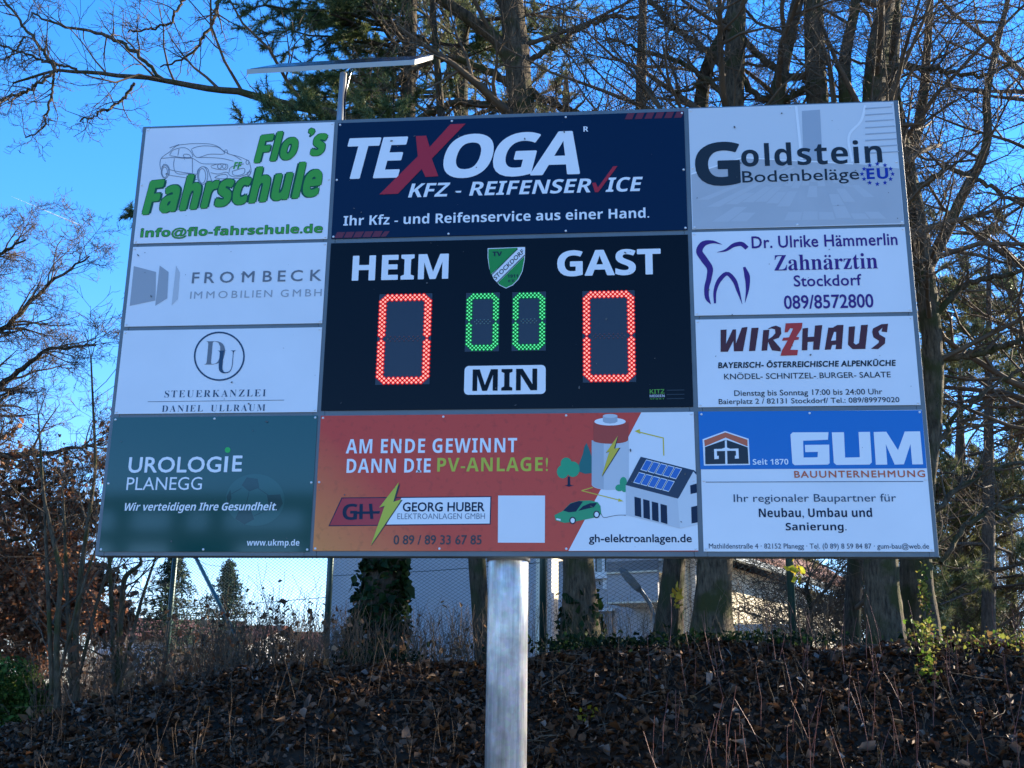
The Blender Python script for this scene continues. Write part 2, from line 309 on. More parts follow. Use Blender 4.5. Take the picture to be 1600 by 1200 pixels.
def leaves(name, P, size, cols, mat, parent=None, g=rng, flat=0.0, aspect=.7, curl=.35, rag=.12):
    """small two-quad folded leaves at P; flat>0 keeps them near horizontal"""
    n = len(P); nrm = g.normal(size=(n, 3)); nrm[:, 2] = np.abs(nrm[:, 2])+flat; nrm /= np.linalg.norm(nrm, axis=1, keepdims=True)
    r = g.normal(size=(n, 3)); a = np.cross(nrm, r); a /= np.linalg.norm(a, axis=1, keepdims=True); b = np.cross(nrm, a)
    s = (size*np.exp(g.normal(0, .33, n)).clip(.4, 2.2))[:, None]; cu = (curl*g.uniform(.2, 1.3, n))[:, None]
    # outline: stem, left, tip, right, plus mid rib
    mid0 = P-a*s; mid1 = P+a*s*1.0+nrm*s*cu*.3
    l0 = P-a*s*.35+b*s*aspect+nrm*s*cu; l1 = P+a*s*.5+b*s*aspect*.42+nrm*s*cu*1.1
    r0 = P-a*s*.35-b*s*aspect+nrm*s*cu; r1 = P+a*s*.5-b*s*aspect*.42+nrm*s*cu*1.1
    V = np.stack([mid0, l0, l1, mid1, r1, r0], 1); V = V+g.normal(0, 1, V.shape)*s[:, None, :]*rag; V = V.reshape(-1, 3); base = (np.arange(n)*6)[:, None]
    F = np.concatenate([base+np.array([[0, 1, 2, 3]]), base+np.array([[0, 3, 4, 5]])])
    ci = cols[g.integers(0, len(cols), n)]*g.uniform(.6, 1.35, (n, 1)); C = np.repeat(ci, 6, axis=0)
    return np_mesh(name, V, F, mat, parent, colors=C)
def needles(name, P, D, cols, mat, parent=None, g=rng, k=16, ln=.075, w=.0032, spread=.8):
    """tufts of needles: thin triangles radiating round the twig direction D"""
    n = len(P); idx = np.repeat(np.arange(n), k); m_ = len(idx)
    d = D[idx]+g.normal(0, spread, (m_, 3)); d /= np.linalg.norm(d, axis=1, keepdims=True)
    o = P[idx]-D[idx]*(g.uniform(0, 1, (m_, 1))*ln*1.3); L = (ln*g.uniform(.7, 1.25, m_))[:, None]
    s = np.cross(d, g.normal(size=(m_, 3))); s /= np.linalg.norm(s, axis=1, keepdims=True)
    V = np.stack([o-s*w, o+s*w, o+d*L], 1).reshape(-1, 3); F = np.arange(m_*3).reshape(-1, 3)
    ci = cols[g.integers(0, len(cols), n)]*g.uniform(.7, 1.3, (n, 1)); C = np.repeat(ci[idx], 3, axis=0)
    return np_mesh(name, V, F, mat, parent, colors=C)
BRN = np.array([(.20, .11, .055), (.15, .08, .04), (.26, .16, .09), (.11, .06, .035), (.24, .18, .13), (.18, .07, .03)])
# ================================================================== SCOREBOARD
def uni(s, style):
    o = ''
    for ch in s:
        c = ord(ch)
        if style == 'bold':
            if 65 <= c <= 90: ch = chr(0x1D5D4+c-65)
            elif 97 <= c <= 122: ch = chr(0x1D5EE+c-97)
            elif 48 <= c <= 57: ch = chr(0x1D7EC+c-48)
        elif style == 'bi':
            if 65 <= c <= 90: ch = chr(0x1D63C+c-65)
            elif 97 <= c <= 122: ch = chr(0x1D656+c-97)
        elif style == 'serif':
            if 65 <= c <= 90: ch = chr(0x1D400+c-65)
            elif 97 <= c <= 122: ch = chr(0x1D41A+c-97)
        o += ch
    return o
ATLAS = {}
def read_glyphs(chars, offset):
    """every glyph on its own line of one text, each followed by an H that shows the advance"""
    t = bpy.data.curves.new('txt', 'FONT'); o = bpy.data.objects.new('txt', t); COL.objects.link(o)
    chars = ['']+list(chars); t.body = '\n'.join(c+'H' for c in chars); t.offset = offset; t.resolution_u = 3; t.space_line = 2.0
    dg = bpy.context.evaluated_depsgraph_get(); dg.update(); me = bpy.data.meshes.new_from_object(o.evaluated_get(dg))
    n = len(me.vertices); V = np.zeros(n*3); me.vertices.foreach_get('co', V); V = V.reshape(-1, 3)[:, :2].copy()
    P = [tuple(p.vertices) for p in me.polygons]; bpy.data.objects.remove(o); bpy.data.curves.remove(t); bpy.data.meshes.remove(me)
    ln = np.rint(-(V[:, 1]-.35)/2.0).astype(int); out = {}; byl = {}
    for f in P: byl.setdefault(ln[f[0]], []).append(f)
    H = V[ln == 0]; hx0, hx1 = H[:, 0].min(), H[:, 0].max(); base = H[:, 1].min()
    for k, c in enumerate(chars):
        if k == 0: continue
        W = V[ln == k]; xh = W[:, 0].max()-(hx1-hx0); F = [f for f in byl.get(k, []) if min(V[i, 0] for i in f) < xh-1e-4]
        ids = sorted({i for f in F for i in f}); mp = {a: q for q, a in enumerate(ids)}
        G = V[ids].reshape(-1, 2).copy(); G[:, 1] += 2.0*k-base if len(ids) else 0
        out[c] = (G, [tuple(mp[i] for i in f) for f in F], xh-hx0)
    return out
def glyphs(body, style='', off=0.0, sh=0.0, sp=1.0):
    thin = style == 'serif' and off < -.008
    if not ATLAS:
        ab = 'ABCDEFGHIJKLMNOPQRSTUVWXYZabcdefghijklmnopqrstuvwxyz0123456789.,:;!?@/()-·äöüÄÖÜß '
        bold = ''.join(sorted(set('Fahrschule Flo sFFinfo@TEOGARKFZREIFENSERICEWir verteidigen Ihre Gesundheit.Ihr Kfz und Reifenservice aus einer Hand.GoldsteinEUwww.ukmp.deAM ENDE GEWINNTDANN DIEPV-ANLAGE!HEIMGASTMINNeubau, Umbau und Sanierung.Seit 1870TV1911e.V.KITZMEDIENSPORT')-set(' .,-!@')))
        ATLAS[0] = read_glyphs(ab+uni(bold, 'bold')+uni('DUZahnrzti', 'serif'), 0.0)
        ATLAS[1] = read_glyphs(uni(''.join(sorted(set('DUSTEUERKANZLEIDANIELULLRAUM'))), 'serif')+' ', -.012)
    if style == 'bi': style = 'bold'; sh = .21; sp *= .97
    A = ATLAS[1 if thin else 0]; x = 0; V, F, n = [], [], 0
    for c in uni(body, style):
        G, f, adv = A[c]
        if len(G): V.append(G+np.array([x, 0])); F += [tuple(i+n for i in q) for q in f]; n += len(G)
        x += adv*sp if adv > 0 else .3
    V = np.concatenate(V); V[:, 0] += V[:, 1]*sh
    return V, F
def flat(name, V2, F, mat, parent, y, stuff=False):
    V = [(q[0], y-(q[2] if len(q) > 2 else 0), q[1]+ZB) for q in V2]
    o = mesh_obj(name, V, F, M[mat], parent)
    if stuff: o['kind'] = 'stuff'
    return o
def text(body, A, E, mat, parent, style='', off=0.0, sh=0.0, sp=1.0, y=-.0015, Bp=None, C=None, name='lettering'):
    """A bottom-left pixel, E top-right pixel of the lettering's box (or A, Bp bottom-right, C top-left for rotated lettering);
    a positive offset makes the strokes bolder by printing the letters several times side by side"""
    V, F = glyphs(body, style, off, sh, sp)
    lo = V.min(0); hi = V.max(0); U = (V-lo)/(hi-lo)
    a = np.array(bp(*A))
    if Bp is None: e = np.array(bp(*E)); b = np.array((e[0], a[1])); c = np.array((a[0], e[1]))
    else: b = np.array(bp(*Bp)); c = np.array(bp(*C))
    u = (b-a)/np.linalg.norm(b-a); v = (c-a)/np.linalg.norm(c-a); r = 0.0
    if off > 0:
        r = off*np.linalg.norm(c-a)/(hi-lo)[1]; a = a+(u+v)*r; b = b-(u-v)*r; c = c+(u-v)*r
    W = a+U[:, :1]*(b-a)+U[:, 1:]*(c-a)
    if r == 0: return flat(name, W, F, mat, parent, y)
    VV, FF, n = [], [], len(W); K = 8 if off > .03 else 6
    for k in range(K+1):
        d = np.zeros(2) if k == K else r*np.array((math.cos(2*math.pi*(k+.5)/K), math.sin(2*math.pi*(k+.5)/K)))
        VV.append(np.c_[W+d, np.full(n, k*5e-5)]); FF += [tuple(i+k*n for i in f) for f in F]
    return flat(name, np.concatenate(VV), FF, mat, parent, y)
def poly(name, pts, mat, parent, y=-.0012):
    V = [bp(*p) for p in pts]
    ar = sum(V[i][0]*V[(i+1) % len(V)][1]-V[(i+1) % len(V)][0]*V[i][1] for i in range(len(V)))
    if ar < 0: V = V[::-1]
    return flat(name, V, [tuple(range(len(V)))], mat, parent, y)
def polys(name, lists, mat, parent, y=-.0012):
    V, F = [], []
    for pts in lists:
        P = [bp(*p) for p in pts]; ar = sum(P[i][0]*P[(i+1) % len(P)][1]-P[(i+1) % len(P)][0]*P[i][1] for i in range(len(P)))
        if ar < 0: P = P[::-1]
        F.append(tuple(range(len(V), len(V)+len(P)))); V += [(a, c, (len(F)-1)*(4e-5 if len(lists) < 12 else 1e-6)) for a, c in P]
    return flat(name, V, F, mat, parent, y, len(lists) > 1)
def strokes(name, lines, w, mat, parent, y=-.0013, closed=False):
    """thin printed lines; w in metres, or a list of per-point widths"""
    V, F = [], []
    for ln in lines:
        P = np.array([bp(*p) for p in ln]); n = len(P)
        if n > 2:
            d = np.r_[0, np.cumsum(np.linalg.norm(np.diff(P, axis=0), axis=1))]
            ww = np.array(w) if hasattr(w, '__len__') else np.full(n, w)
            Ti = np.linspace(0, d[-1], max(14, n*4)); 
            Q = np.stack([catmull(d, P[:, i], Ti) for i in range(2)], 1); W = np.interp(Ti, d, ww)
        else: Q = P; W = np.full(2, w if not hasattr(w, '__len__') else w[0])
        T = np.gradient(Q, axis=0); T /= np.linalg.norm(T, axis=1, keepdims=True)+1e-9; Nn = np.c_[-T[:, 1], T[:, 0]]; dy = len(F)*1e-6
        b = len(V); V += [(*v, dy) for v in Q+Nn*W[:, None]/2]; V += [(*v, dy) for v in Q-Nn*W[:, None]/2]; k = len(Q)
        F += [(b+i, b+k+i, b+k+i+1, b+i+1) for i in range(k-1)]
    return flat(name, V, F, mat, parent, y, len(lines) > 1)
def catmull(x, v, t):
    m_ = np.gradient(v, x) if len(x) > 2 else np.zeros(len(x))
    i = np.clip(np.searchsorted(x, t)-1, 0, len(x)-2); h = x[i+1]-x[i]; s = (t-x[i])/h
    return (2*s**3-3*s**2+1)*v[i]+(s**3-2*s**2+s)*h*m_[i]+(-2*s**3+3*s**2)*v[i+1]+(s**3-s**2)*h*m_[i+1]
def ell(cx, cy, rx, ry, n=28, a0=0, a1=360):
    return [(cx+rx*math.cos(math.radians(a0+(a1-a0)*i/n)), cy+ry*math.sin(math.radians(a0+(a1-a0)*i/n))) for i in range(n+(0 if a1-a0 == 360 else 1))]
def Z(x0, y0, s):                 # coordinates read on an enlargement -> photograph pixels
    f = lambda *p: (x0+p[0]/s, y0+p[1]/s)
    f.L = lambda pts: [(x0+a/s, y0+b/s) for a, b in pts]
    return f
ZA = Z(140, 160, 4); ZT = Z(500, 150, 2.667); ZG = Z(1060, 140, 3.81); Z4 = Z(490, 360, 4.287); Z5 = Z(780, 360, 4.287)
Z6 = Z(1060, 340, 3.75); Z7 = Z(1060, 620, 3.81); Z8 = Z(140, 360, 2.308); Z9 = Z(480, 630, 4.616); Z0 = Z(760, 630, 4.571)

SB = empty('scoreboard', (0.03, .16, 0))
tag(SB, 'large grey framed football scoreboard covered in advertising panels on one round steel pole', 'scoreboard')
# frame
FY0, FY1 = .005, .085
def rail(x0, x1, z0, z1, dy=0): return box('frame_rail', (x0, FY0+dy, z0+ZB), (x1, FY1, z1+ZB), M['frame'], SB, bev=.0025)
for x0, x1 in ((-2.0, -1.955), (-.955, -.895), (.90, .96), (1.962, 2.005)): rail(x0, x1, .0, 2.328)
for x0, x1, zs in ((-1.9545, -.9555, (.0, .677, 1.14, 1.602, 2.288)), (-.8945, .8995, (.0, .68, 1.6, 2.288)), (.9605, 1.9615, (.0, .677, 1.14, 1.602, 2.288))):
    for z0 in zs: rail(x0, x1, z0, z0+(.04 if z0 in (0., 2.288) else .055), .001)
box('back_sheet', (-1.99, .086, ZB+.01), (1.995, .092, ZB+2.318), M['frame'], SB)
# pole
def cyl(name, p0, p1, r, mat, parent, n=40, cap=True):
    p0 = Vector(p0); p1 = Vector(p1); q = (p1-p0).to_track_quat('Z', 'Y'); V = []
    for p in (p0, p1):
        for i in range(n): V.append(p+q @ Vector((r*math.cos(2*math.pi*i/n), r*math.sin(2*math.pi*i/n), 0)))
    F = [(i, (i+1) % n, n+(i+1) % n, n+i) for i in range(n)]
    if cap: F += [tuple(range(n))[::-1], tuple(range(n, 2*n))]
    o = mesh_obj(name, V, F, mat, parent); 
    for p in o.data.polygons:
        if len(p.vertices) == 4: p.use_smooth = True
    return o
pole = cyl('pole', (.012, .205, -.3), (.012, .205, ZB+2.2), .098, M['galv'], SB, 64)
box('mounting_bracket', (-.25, .0925, ZB+.3), (.31, .104, ZB+.42), M['post_metal'], SB); box('mounting_bracket', (-.25, .0925, ZB+1.8), (.31, .104, ZB+1.92), M['post_metal'], SB)
cyl('base_flange', (.012, .205, -.01), (.012, .205, .03), .19, M['galv'], pole, 32)

# panels
riv = None
def rivet(x, z, parent, y=0):
    global riv
    if riv is None:
        V = []; n = 8
        for rr, yy in ((.0062, 0), (.0052, -.0028), (.0025, -.0042)): V += [(rr*math.cos(2*math.pi*i/n), yy, rr*math.sin(2*math.pi*i/n)) for i in range(n)]
        F = [(a*n+i, a*n+(i+1) % n, (a+1)*n+(i+1) % n, (a+1)*n+i) for a in range(2) for i in range(n)]+[tuple(range(2*n, 3*n))]
        riv = bpy.data.meshes.new('rivet'); riv.from_pydata(V, [], F); riv.materials.append(M['rivet'])
    o = bpy.data.objects.new('rivet', riv); COL.objects.link(o); setp(o, parent); o.location = Vector(o.location)+Vector((x, y, z+ZB))
def panel(x0, x1, z0, z1, mat, label, top=3, bot=3, side=1):
    o = box('advert_panel', (x0, 0, z0+ZB), (x1, .0045, z1+ZB), M[mat], SB); o['label'] = label
    e = .011
    for i in range(top): rivet(x0+e+(x1-x0-2*e)*i/(top-1), z1-e, o)
    for i in range(bot): rivet(x0+e+(x1-x0-2*e)*i/(bot-1), z0+e, o)
    for i in range(side):
        for xx in (x0+e, x1-e): rivet(xx, z0+(z1-z0)*(i+1)/(side+1), o)
    return o
# --- driving school
p = panel(-1.977, -.935, 1.639, 2.312, 'print_white', 'white panel with green driving school lettering and an outline car')
def slant(body, A, B, C):
    A, B, C = ZA(*A), ZA(*B), ZA(*C)
    text(body, A, None, 'green_edge', p, 'bi', off=.052, Bp=B, C=C, sp=1.10, y=-.0012)
    text(body, (A[0]+.9, A[1]-.9), None, 'green_print', p, 'bi', off=.026, Bp=(B[0]-.9, B[1]-.9), C=(C[0]+.9, C[1]+.9), sp=1.11, y=-.0022)
slant('Fahrschule', (322, 712), (1450, 590), (350, 478))
slant('Flo', (1022, 388), (1300, 358), (1042, 195)); slant('s', (1372, 342), (1482, 334), (1388, 196))
polys('lettering', [ZA.L([(1368, 168), (1385, 157), (1408, 165), (1414, 182), (1404, 200), (1378, 219), (1370, 212), (1378, 200), (1364, 192)])], 'green_edge', p, -.0012)
polys('lettering', [ZA.L([(1373, 171), (1386, 162), (1404, 168), (1409, 182), (1400, 198), (1380, 212), (1384, 200), (1370, 190)])], 'green_print', p, -.0022)
text('info@flo-fahrschule.de', ZA(313, 860), ZA(1461, 756), 'green_edge', p, 'bold', off=.035, y=-.0012)
text('info@flo-fahrschule.de', ZA(317, 857), ZA(1458, 760), 'green_print', p, 'bold', y=-.0022)
car = [[(445,420),(440,385),(447,352),(470,330),(500,310),(520,290),(545,272),(600,262),(690,258),(760,262),(800,275),(850,312),(870,322),(920,335),(965,352),(995,368),(1005,400),(1008,440),(1000,455),(985,465),(880,478),(810,492),(765,497)],
 [(500,332),(520,300),(545,290),(600,285),(625,300),(645,340),(600,345),(505,334)],[(560,290),(552,334)],[(640,290),(665,280),(770,275),(800,280),(845,318),(745,325),(665,342),(645,315),(637,292)],
 [(447,350),(530,345),(600,350),(640,350),(700,382),(760,385),(830,385)],[(530,350),(526,395),(535,435),(642,447)],[(643,352),(643,447)],[(497,420),(530,428),(670,450)],[(495,455),(560,465),(672,483)],[(498,412),(498,455)],
 [(585,338),(590,326),(605,324),(625,330),(632,342),(605,345),(587,340)],[(845,312),(848,298),(858,298),(862,315)],[(680,345),(740,345),(850,355),(900,368)],[(860,320),(900,332),(950,362)],
 [(757,400),(790,388),(840,385),(862,390),(862,412),(800,418),(760,408)],ell(812,400,12,14,14)+[(824,400)],ell(842,400,11,13,14)+[(853,400)],ell(987,375,9,14,14)+[(996,375)],
 [(893,430),(970,418),(970,438),(893,447),(893,430)],[(757,440),(800,448),(865,440),(875,455),(900,465),(960,458),(990,445),(1003,420)],[(782,470),(800,460),(860,458),(862,466),(800,475),(782,470)],[(985,440),(1003,432),(1003,450),(985,455),(985,440)],
 ell(472,435,24,40,20)+[(496,435)],ell(470,437,17,32,18)+[(487,437)],ell(707,458,32,56,22)+[(739,458)],ell(704,460,22,46,20)+[(726,460)],[(672,450),(680,420),(705,402),(735,412),(750,450),(765,497)],[(500,285),(560,264)],[(452,405),(465,388),(485,392),(498,412)],
 [(872,440),(878,412),(915,395),(965,385)]]
strokes('car_drawing', [ZA.L(c) for c in car], .0030, 'line_grey', p)
text('FF', ZA(897, 417), ZA(955, 372), 'green_print', p, 'bi', off=.02)
# --- texoga
p = panel(-.914, .917, 1.639, 2.305, 'navy', 'navy panel with white tyre service lettering and a red X', 4, 4)
text('TE', ZT(107, 347), ZT(368, 169), 'white_bright', p, 'bi', off=.012, sp=.94)
poly('lettering', ZT.L([(400, 168), (443, 166), (457, 214), (543, 119), (607, 116), (466, 262), (493, 335), (440, 338), (424, 305), (325, 408), (248, 411), (408, 252)]), 'red_print', p, -.0024)
text('OGA', ZT(512, 345), ZT(1083, 143), 'white_bright', p, 'bi', off=.012, sp=.93)
text('R', ZT(1098, 149), ZT(1118, 127), 'white_bright', p, 'bold')
text('KFZ - REIFENSER', ZT(367, 424), ZT(1130, 343), 'white_bright', p, 'bi')
text('ICE', ZT(1190, 401), ZT(1345, 336), 'white_bright', p, 'bi')
poly('lettering', ZT.L([(1134, 364), (1148, 361), (1158, 382), (1222, 294), (1240, 293), (1160, 401), (1146, 402)]), 'red_print', p, -.0024)
text('Ihr Kfz - und Reifenservice aus einer Hand.', ZT(97, 541), ZT(1371, 464), 'white_bright', p, 'bold', off=-.004)
polys('stripe_print', [ZT.L([(60+39*i, 592-i), (93+39*i, 591-i), (106+39*i, 567-i), (72+39*i, 568-i)]) for i in range(5)]+[ZT.L([(252, 587), (274, 586), (291, 564), (270, 564)])]+[ZT.L([(1270+41*i, 98-i*1.3), (1300+41*i, 97-i*1.3), (1312+41*i, 71-i*1.3), (1282+41*i, 72-i*1.3)]) for i in range(6)], 'dim_red', p)
# --- flooring
p = panel(.94, 1.979, 1.641, 2.318, 'wall_pale', 'pale photo panel of a bright room with dark flooring company lettering')
poly('photo_print', ZG.L([(77, 498), (380, 402), (1040, 440), (1313, 470), (1341, 793), (88, 830)]), 'floor_grey', p, -.0005)
polys('photo_print', [ZG.L([(380, 402), (1040, 440), (1040, 447), (377, 409)]), ZG.L([(77, 498), (380, 402), (380, 410), (77, 508)]), ZG.L([(693, 100), (708, 99), (742, 415), (725, 414)])], 'white_bright', p, -.0012)
poly('photo_print', ZG.L([(735, 128), (842, 120), (858, 425), (745, 418)]), 'shadow_grey', p, -.0012)
polys('photo_print', [ZG.L([(1112, 110+38*i), (1270+i*6, 100+38*i), (1271+i*6, 106+38*i), (1112, 118+38*i)]) for i in range(8)], 'shadow_grey', p, -.0012)
strokes('photo_print', [ZG.L([(1112, 95), (1085, 190), (1020, 262), (1035, 430)])], .012, 'white_bright', p, -.0012)
pl = []
for k in range(15):
    x0 = -260+k*110; v = (820, 380)
    f = lambda x, y: (v[0]+(x-v[0])*(y-v[1])/(800-v[1]), y)
    for q in range(3):
        ya = 450+rnd.uniform(0, 60)+q*115; yb = min(ya+rnd.uniform(60, 110), 795-(k*2)); qd = [f(x0, ya), f(x0+100, ya), f(x0+100, yb), f(x0, yb)]
        if all(98 < a < 1325 for a, _ in qd) and rnd.random() < .6: pl.append(ZG.L(qd))
polys('photo_print', pl, 'floor_alt', p, -.0009)
text('G', ZG(103, 578), ZG(361, 308), 'grey_dark', p, 'bold', off=.012)
text('oldstein', ZG(376, 461), ZG(1204, 297), 'grey_dark', p, 'bold', sp=1.08)
text('Bodenbeläge', ZG(382, 577), ZG(1072, 466), 'grey_dark', p, '', off=.006)
text('EU', ZG(1122, 535), ZG(1246, 466), 'eu_blue', p, 'bold', off=.01)
st = []
for i in range(12):
    a = math.radians(30*i); cx, cy = 1184+91*math.cos(a), 503+60*math.sin(a)
    st.append(ZG.L([(cx+(15 if k % 2 == 0 else 6.5)*math.cos(math.radians(-90+36*k)), cy+(15 if k % 2 == 0 else 6.5)*math.sin(math.radians(-90+36*k))) for k in range(10)]))
polys('star_ring', st, 'eu_blue', p, -.0015)
# --- real estate
p = panel(-1.977, -.935, 1.178, 1.620, 'print_white', 'white panel with grey real estate lettering and three grey slanted blocks', 2, 2, 0)
poly('emblem', Z8.L([(160, 129), (240, 150), (237, 253), (145, 272)]), 'grey_light', p); poly('emblem', Z8.L([(253, 127), (285, 150), (280, 245), (237, 272)]), 'grey_light', p); poly('emblem', Z8.L([(312, 127), (326, 152), (318, 248), (296, 270)]), 'grey_pale', p)
text('FROMBECK', Z8(368, 192), Z8(838, 141), 'grey_mid', p, '', off=.012, sp=1.42)
text('IMMOBILIEN GMBH', Z8(362, 247), Z8(838, 211), 'grey_light', p, '', sp=1.25)
# --- tax adviser
p = panel(-1.978, -.934, .713, 1.156, 'print_white', 'white panel with circled initials of a tax adviser', 2, 2, 0)
cxy = [bp(*q) for q in Z8.L(ell(468, 454, 92, 89, 40))]; cin = [bp(*q) for q in Z8.L(ell(468, 454, 86, 83, 40))]
flat('emblem', cxy+cin, [(i, (i+1) % 40, 40+(i+1) % 40, 40+i) for i in range(40)], 'steel_blue', p, -.0012)
text('D', Z8(412, 484), Z8(492, 399), 'grey_mid', p, 'serif', off=-.012); text('U', Z8(455, 516), Z8(528, 433), 'steel_blue', p, 'serif', off=-.012, y=-.0022)
text('STEUERKANZLEI', Z8(270, 603), Z8(637, 573), 'steel_blue', p, 'serif', off=-.012, sp=1.2)
strokes('lettering', [Z8.L([(210, 618), (702, 612)])], .0022, 'steel_blue', p)
text('DANIEL  ULLRAUM', Z8(260, 655), Z8(635, 627), 'steel_blue', p, 'serif', off=-.014, sp=1.2)
# --- urology
p = panel(-1.980, -.929, .020, .695, 'teal_panel', 'dark teal panel with white urology lettering and a faint football')
text('UROLOG', Z8(138, 875), Z8(478, 815), 'white_bright', p, '', off=.018, sp=1.02); poly('lettering', Z8.L([(484, 872), (496, 872), (501, 815), (489, 815)]), 'white_bright', p, -.0015); text('E', Z8(513, 870), Z8(553, 812), 'white_bright', p, '', off=.018)
poly('lettering', Z8.L(ell(498, 792, 10, 10)), 'dot_green', p)
text('PLANEGG', Z8(132, 937), Z8(408, 889), 'white_bright', p, '', off=-.006)
text('Wir verteidigen Ihre Gesundheit.', Z8(125, 1020), Z8(677, 980), 'white_bright', p, 'bi')
text('www.ukmp.de', Z8(566, 1144), Z8(758, 1114), 'white_bright', p, 'bold', off=-.01)
poly('football_print', Z8.L(ell(597, 972, 106, 94, 40)), 'teal_ball', p, -.0007)
pent = lambda cx, cy, r, a, sy=1: [(cx+r*math.cos(math.radians(a+72*k)), cy+sy*r*math.sin(math.radians(a+72*k))) for k in range(5)]
polys('football_print', [Z8.L(pent(582, 915, 34, 100, .8)), Z8.L(pent(560, 1032, 36, 20, .8)), Z8.L([(640, 955), (688, 952), (697, 985), (680, 1012), (648, 1005)]), Z8.L([(494, 960), (508, 935), (512, 965), (500, 990)])], 'teal_dark', p, -.0011)
strokes('football_print', [Z8.L([(575, 945), (562, 1000)]), Z8.L([(608, 930), (645, 955)]), Z8.L([(592, 1030), (648, 1005)]), Z8.L([(548, 930), (512, 950)])], .003, 'teal_dark', p, -.0011)
# --- PV
p = panel(-.912, .918, .025, .693, 'gh', 'red and orange panel with solar house picture and electrician lettering', 4, 4)
poly('photo_print', Z0.L([(1106, 66), (1480, 62), (1515, 1052), (586, 1055)]), 'print_white', p, -.0008)
text('AM ENDE GEWINNT', Z9(278, 364), Z0(220, 247), 'white_bright', p, 'bold', off=-.004, sp=1.06)
text('DANN DIE', Z9(283, 503), Z9(893, 398), 'white_bright', p, 'bold', off=-.004, sp=1.06)
text('PV-ANLAGE!', Z9(937, 495), Z0(440, 385), 'yellow_green', p, 'bold', off=-.004, sp=1.06)
poly('company_logo', Z9.L([(248, 680), (1329, 671), (1324, 875), (153, 888)]), 'navy', p, -.0008)
poly('company_logo', Z9.L([(254, 687), (700, 683), (600, 877), (163, 881)]), 'red_print', p, -.0012)
poly('company_logo', Z9.L([(680, 684), (1321, 678), (1316, 868), (572, 875)]), 'white_bright', p, -.0016)
text('G', Z9(252, 843), Z9(365, 725), 'navy', p, 'bold', off=.0, y=-.0018)
polys('company_logo', [Z9.L(q) for q in ([(378, 727), (403, 727), (400, 837), (375, 838)], [(445, 726), (470, 725), (478, 835), (455, 836)], [(362, 782), (527, 778), (522, 797), (360, 800)])], 'navy', p, -.0019)
poly('company_logo', Z9.L([(672, 580), (634, 712), (690, 697), (462, 1032), (572, 742), (532, 755)]), 'ink', p, -.0022)
poly('company_logo', Z9.L([(662, 570), (622, 712), (682, 694), (460, 1026), (560, 740), (521, 752)]), 'yellow_green', p, -.0028)
text('GEORG HUBER', Z9(688, 783), Z9(1281, 713), 'navy', p, '', off=.018, y=-.0022)
text('ELEKTROANLAGEN GMBH', Z9(650, 837), Z9(1283, 794), 'line_grey', p, '', y=-.0022)
text('0 89 / 89 33 67 85', Z9(622, 1020), Z9(1259, 951), 'ink', p, '', off=.012)
poly('blank_label', Z0.L([(84, 660), (419, 660), (417, 997), (82, 996)]), 'print_white', p, -.0012)
def Zp(name, lists, mat, y): return polys(name, [Z0.L(l) for l in lists], mat, p, y)
Zp('tree_print', [[(660, 440), (690, 360), (700, 310), (716, 284), (735, 330), (752, 380), (752, 500), (705, 505), (664, 490)]], 'tree_teal', -.0011)
Zp('tree_print', [ell(570, 430, 40, 42, 20), ell(545, 490, 42, 48, 20), ell(618, 472, 48, 56, 20)], 'tree_green', -.0014)
Zp('tree_print', [[(582, 525), (597, 525), (600, 585), (625, 588), (590, 597), (560, 588), (580, 583)]], 'navy', -.0017)
Zp('battery_print', [[(752, 265)]+[(885+133*math.cos(math.radians(180-180*k/12)), 582+38*math.sin(math.radians(180*k/12))) for k in range(13)]+[(1018, 265)]], 'battery_side', -.0012)
Zp('battery_print', [[(752, 265), (838, 285), (838, 616), (790, 604), (752, 585)]], 'battery_dark', -.0016)
Zp('battery_print', [[(765, 138), (765, 270)]+[(885+128*math.cos(math.radians(180-180*k/12)), 262+28*math.sin(math.radians(180*k/12))) for k in range(13)]+[(1015, 138)]], 'battery_red', -.0020)
Zp('battery_print', [ell(883, 132, 112, 28)], 'white_bright', -.0024); Zp('battery_print', [[(832, 92), (832, 132), (850, 142), (883, 146), (918, 142), (936, 132), (936, 92)]], 'shadow_grey', -.0027); Zp('battery_print', [ell(884, 92, 52, 14)], 'battery_side', -.0030)
Zp('battery_print', [[(942, 240), (918, 330), (958, 318), (826, 528), (884, 345), (853, 356)]], 'navy', -.0024); Zp('battery_print', [[(938, 235), (912, 325), (950, 318), (823, 524), (878, 345), (855, 352)]], 'yellow_arrow', -.0028)
Zp('tree_print', [ell(978, 565, 26, 38, 16), ell(950, 605, 30, 25, 14), ell(985, 610, 22, 26, 14)], 'tree_green', -.0018)
Zp('house_print', [[(995, 585), (1365, 680), (1480, 480), (1500, 500), (1508, 868), (1382, 895), (998, 800)]], 'battery_side', -.0020)
Zp('house_print', [[(1365, 680), (1480, 480), (1500, 500), (1508, 868), (1382, 895)]], 'wall_pale', -.0022)
Zp('house_print', [[(1102, 383), (1478, 478), (1368, 682), (995, 585)]], 'roof_navy', -.0024); Zp('house_print', [[(1478, 476), (1500, 495), (1499, 512), (1478, 488), (1376, 672), (1365, 682)]], 'roof_navy', -.0026)
Zp('house_print', [[(1057+62*i, 668+17*i), (1103+62*i, 680+17*i), (1107+62*i, 816+16*i), (1060+62*i, 803+16*i)] for i in range(4)]+[[(1455, 588), (1501, 574), (1503, 640), (1458, 650)], [(1462, 742), (1505, 732), (1508, 852), (1465, 860)]], 'navy', -.0026)
cells = []; cell2 = []
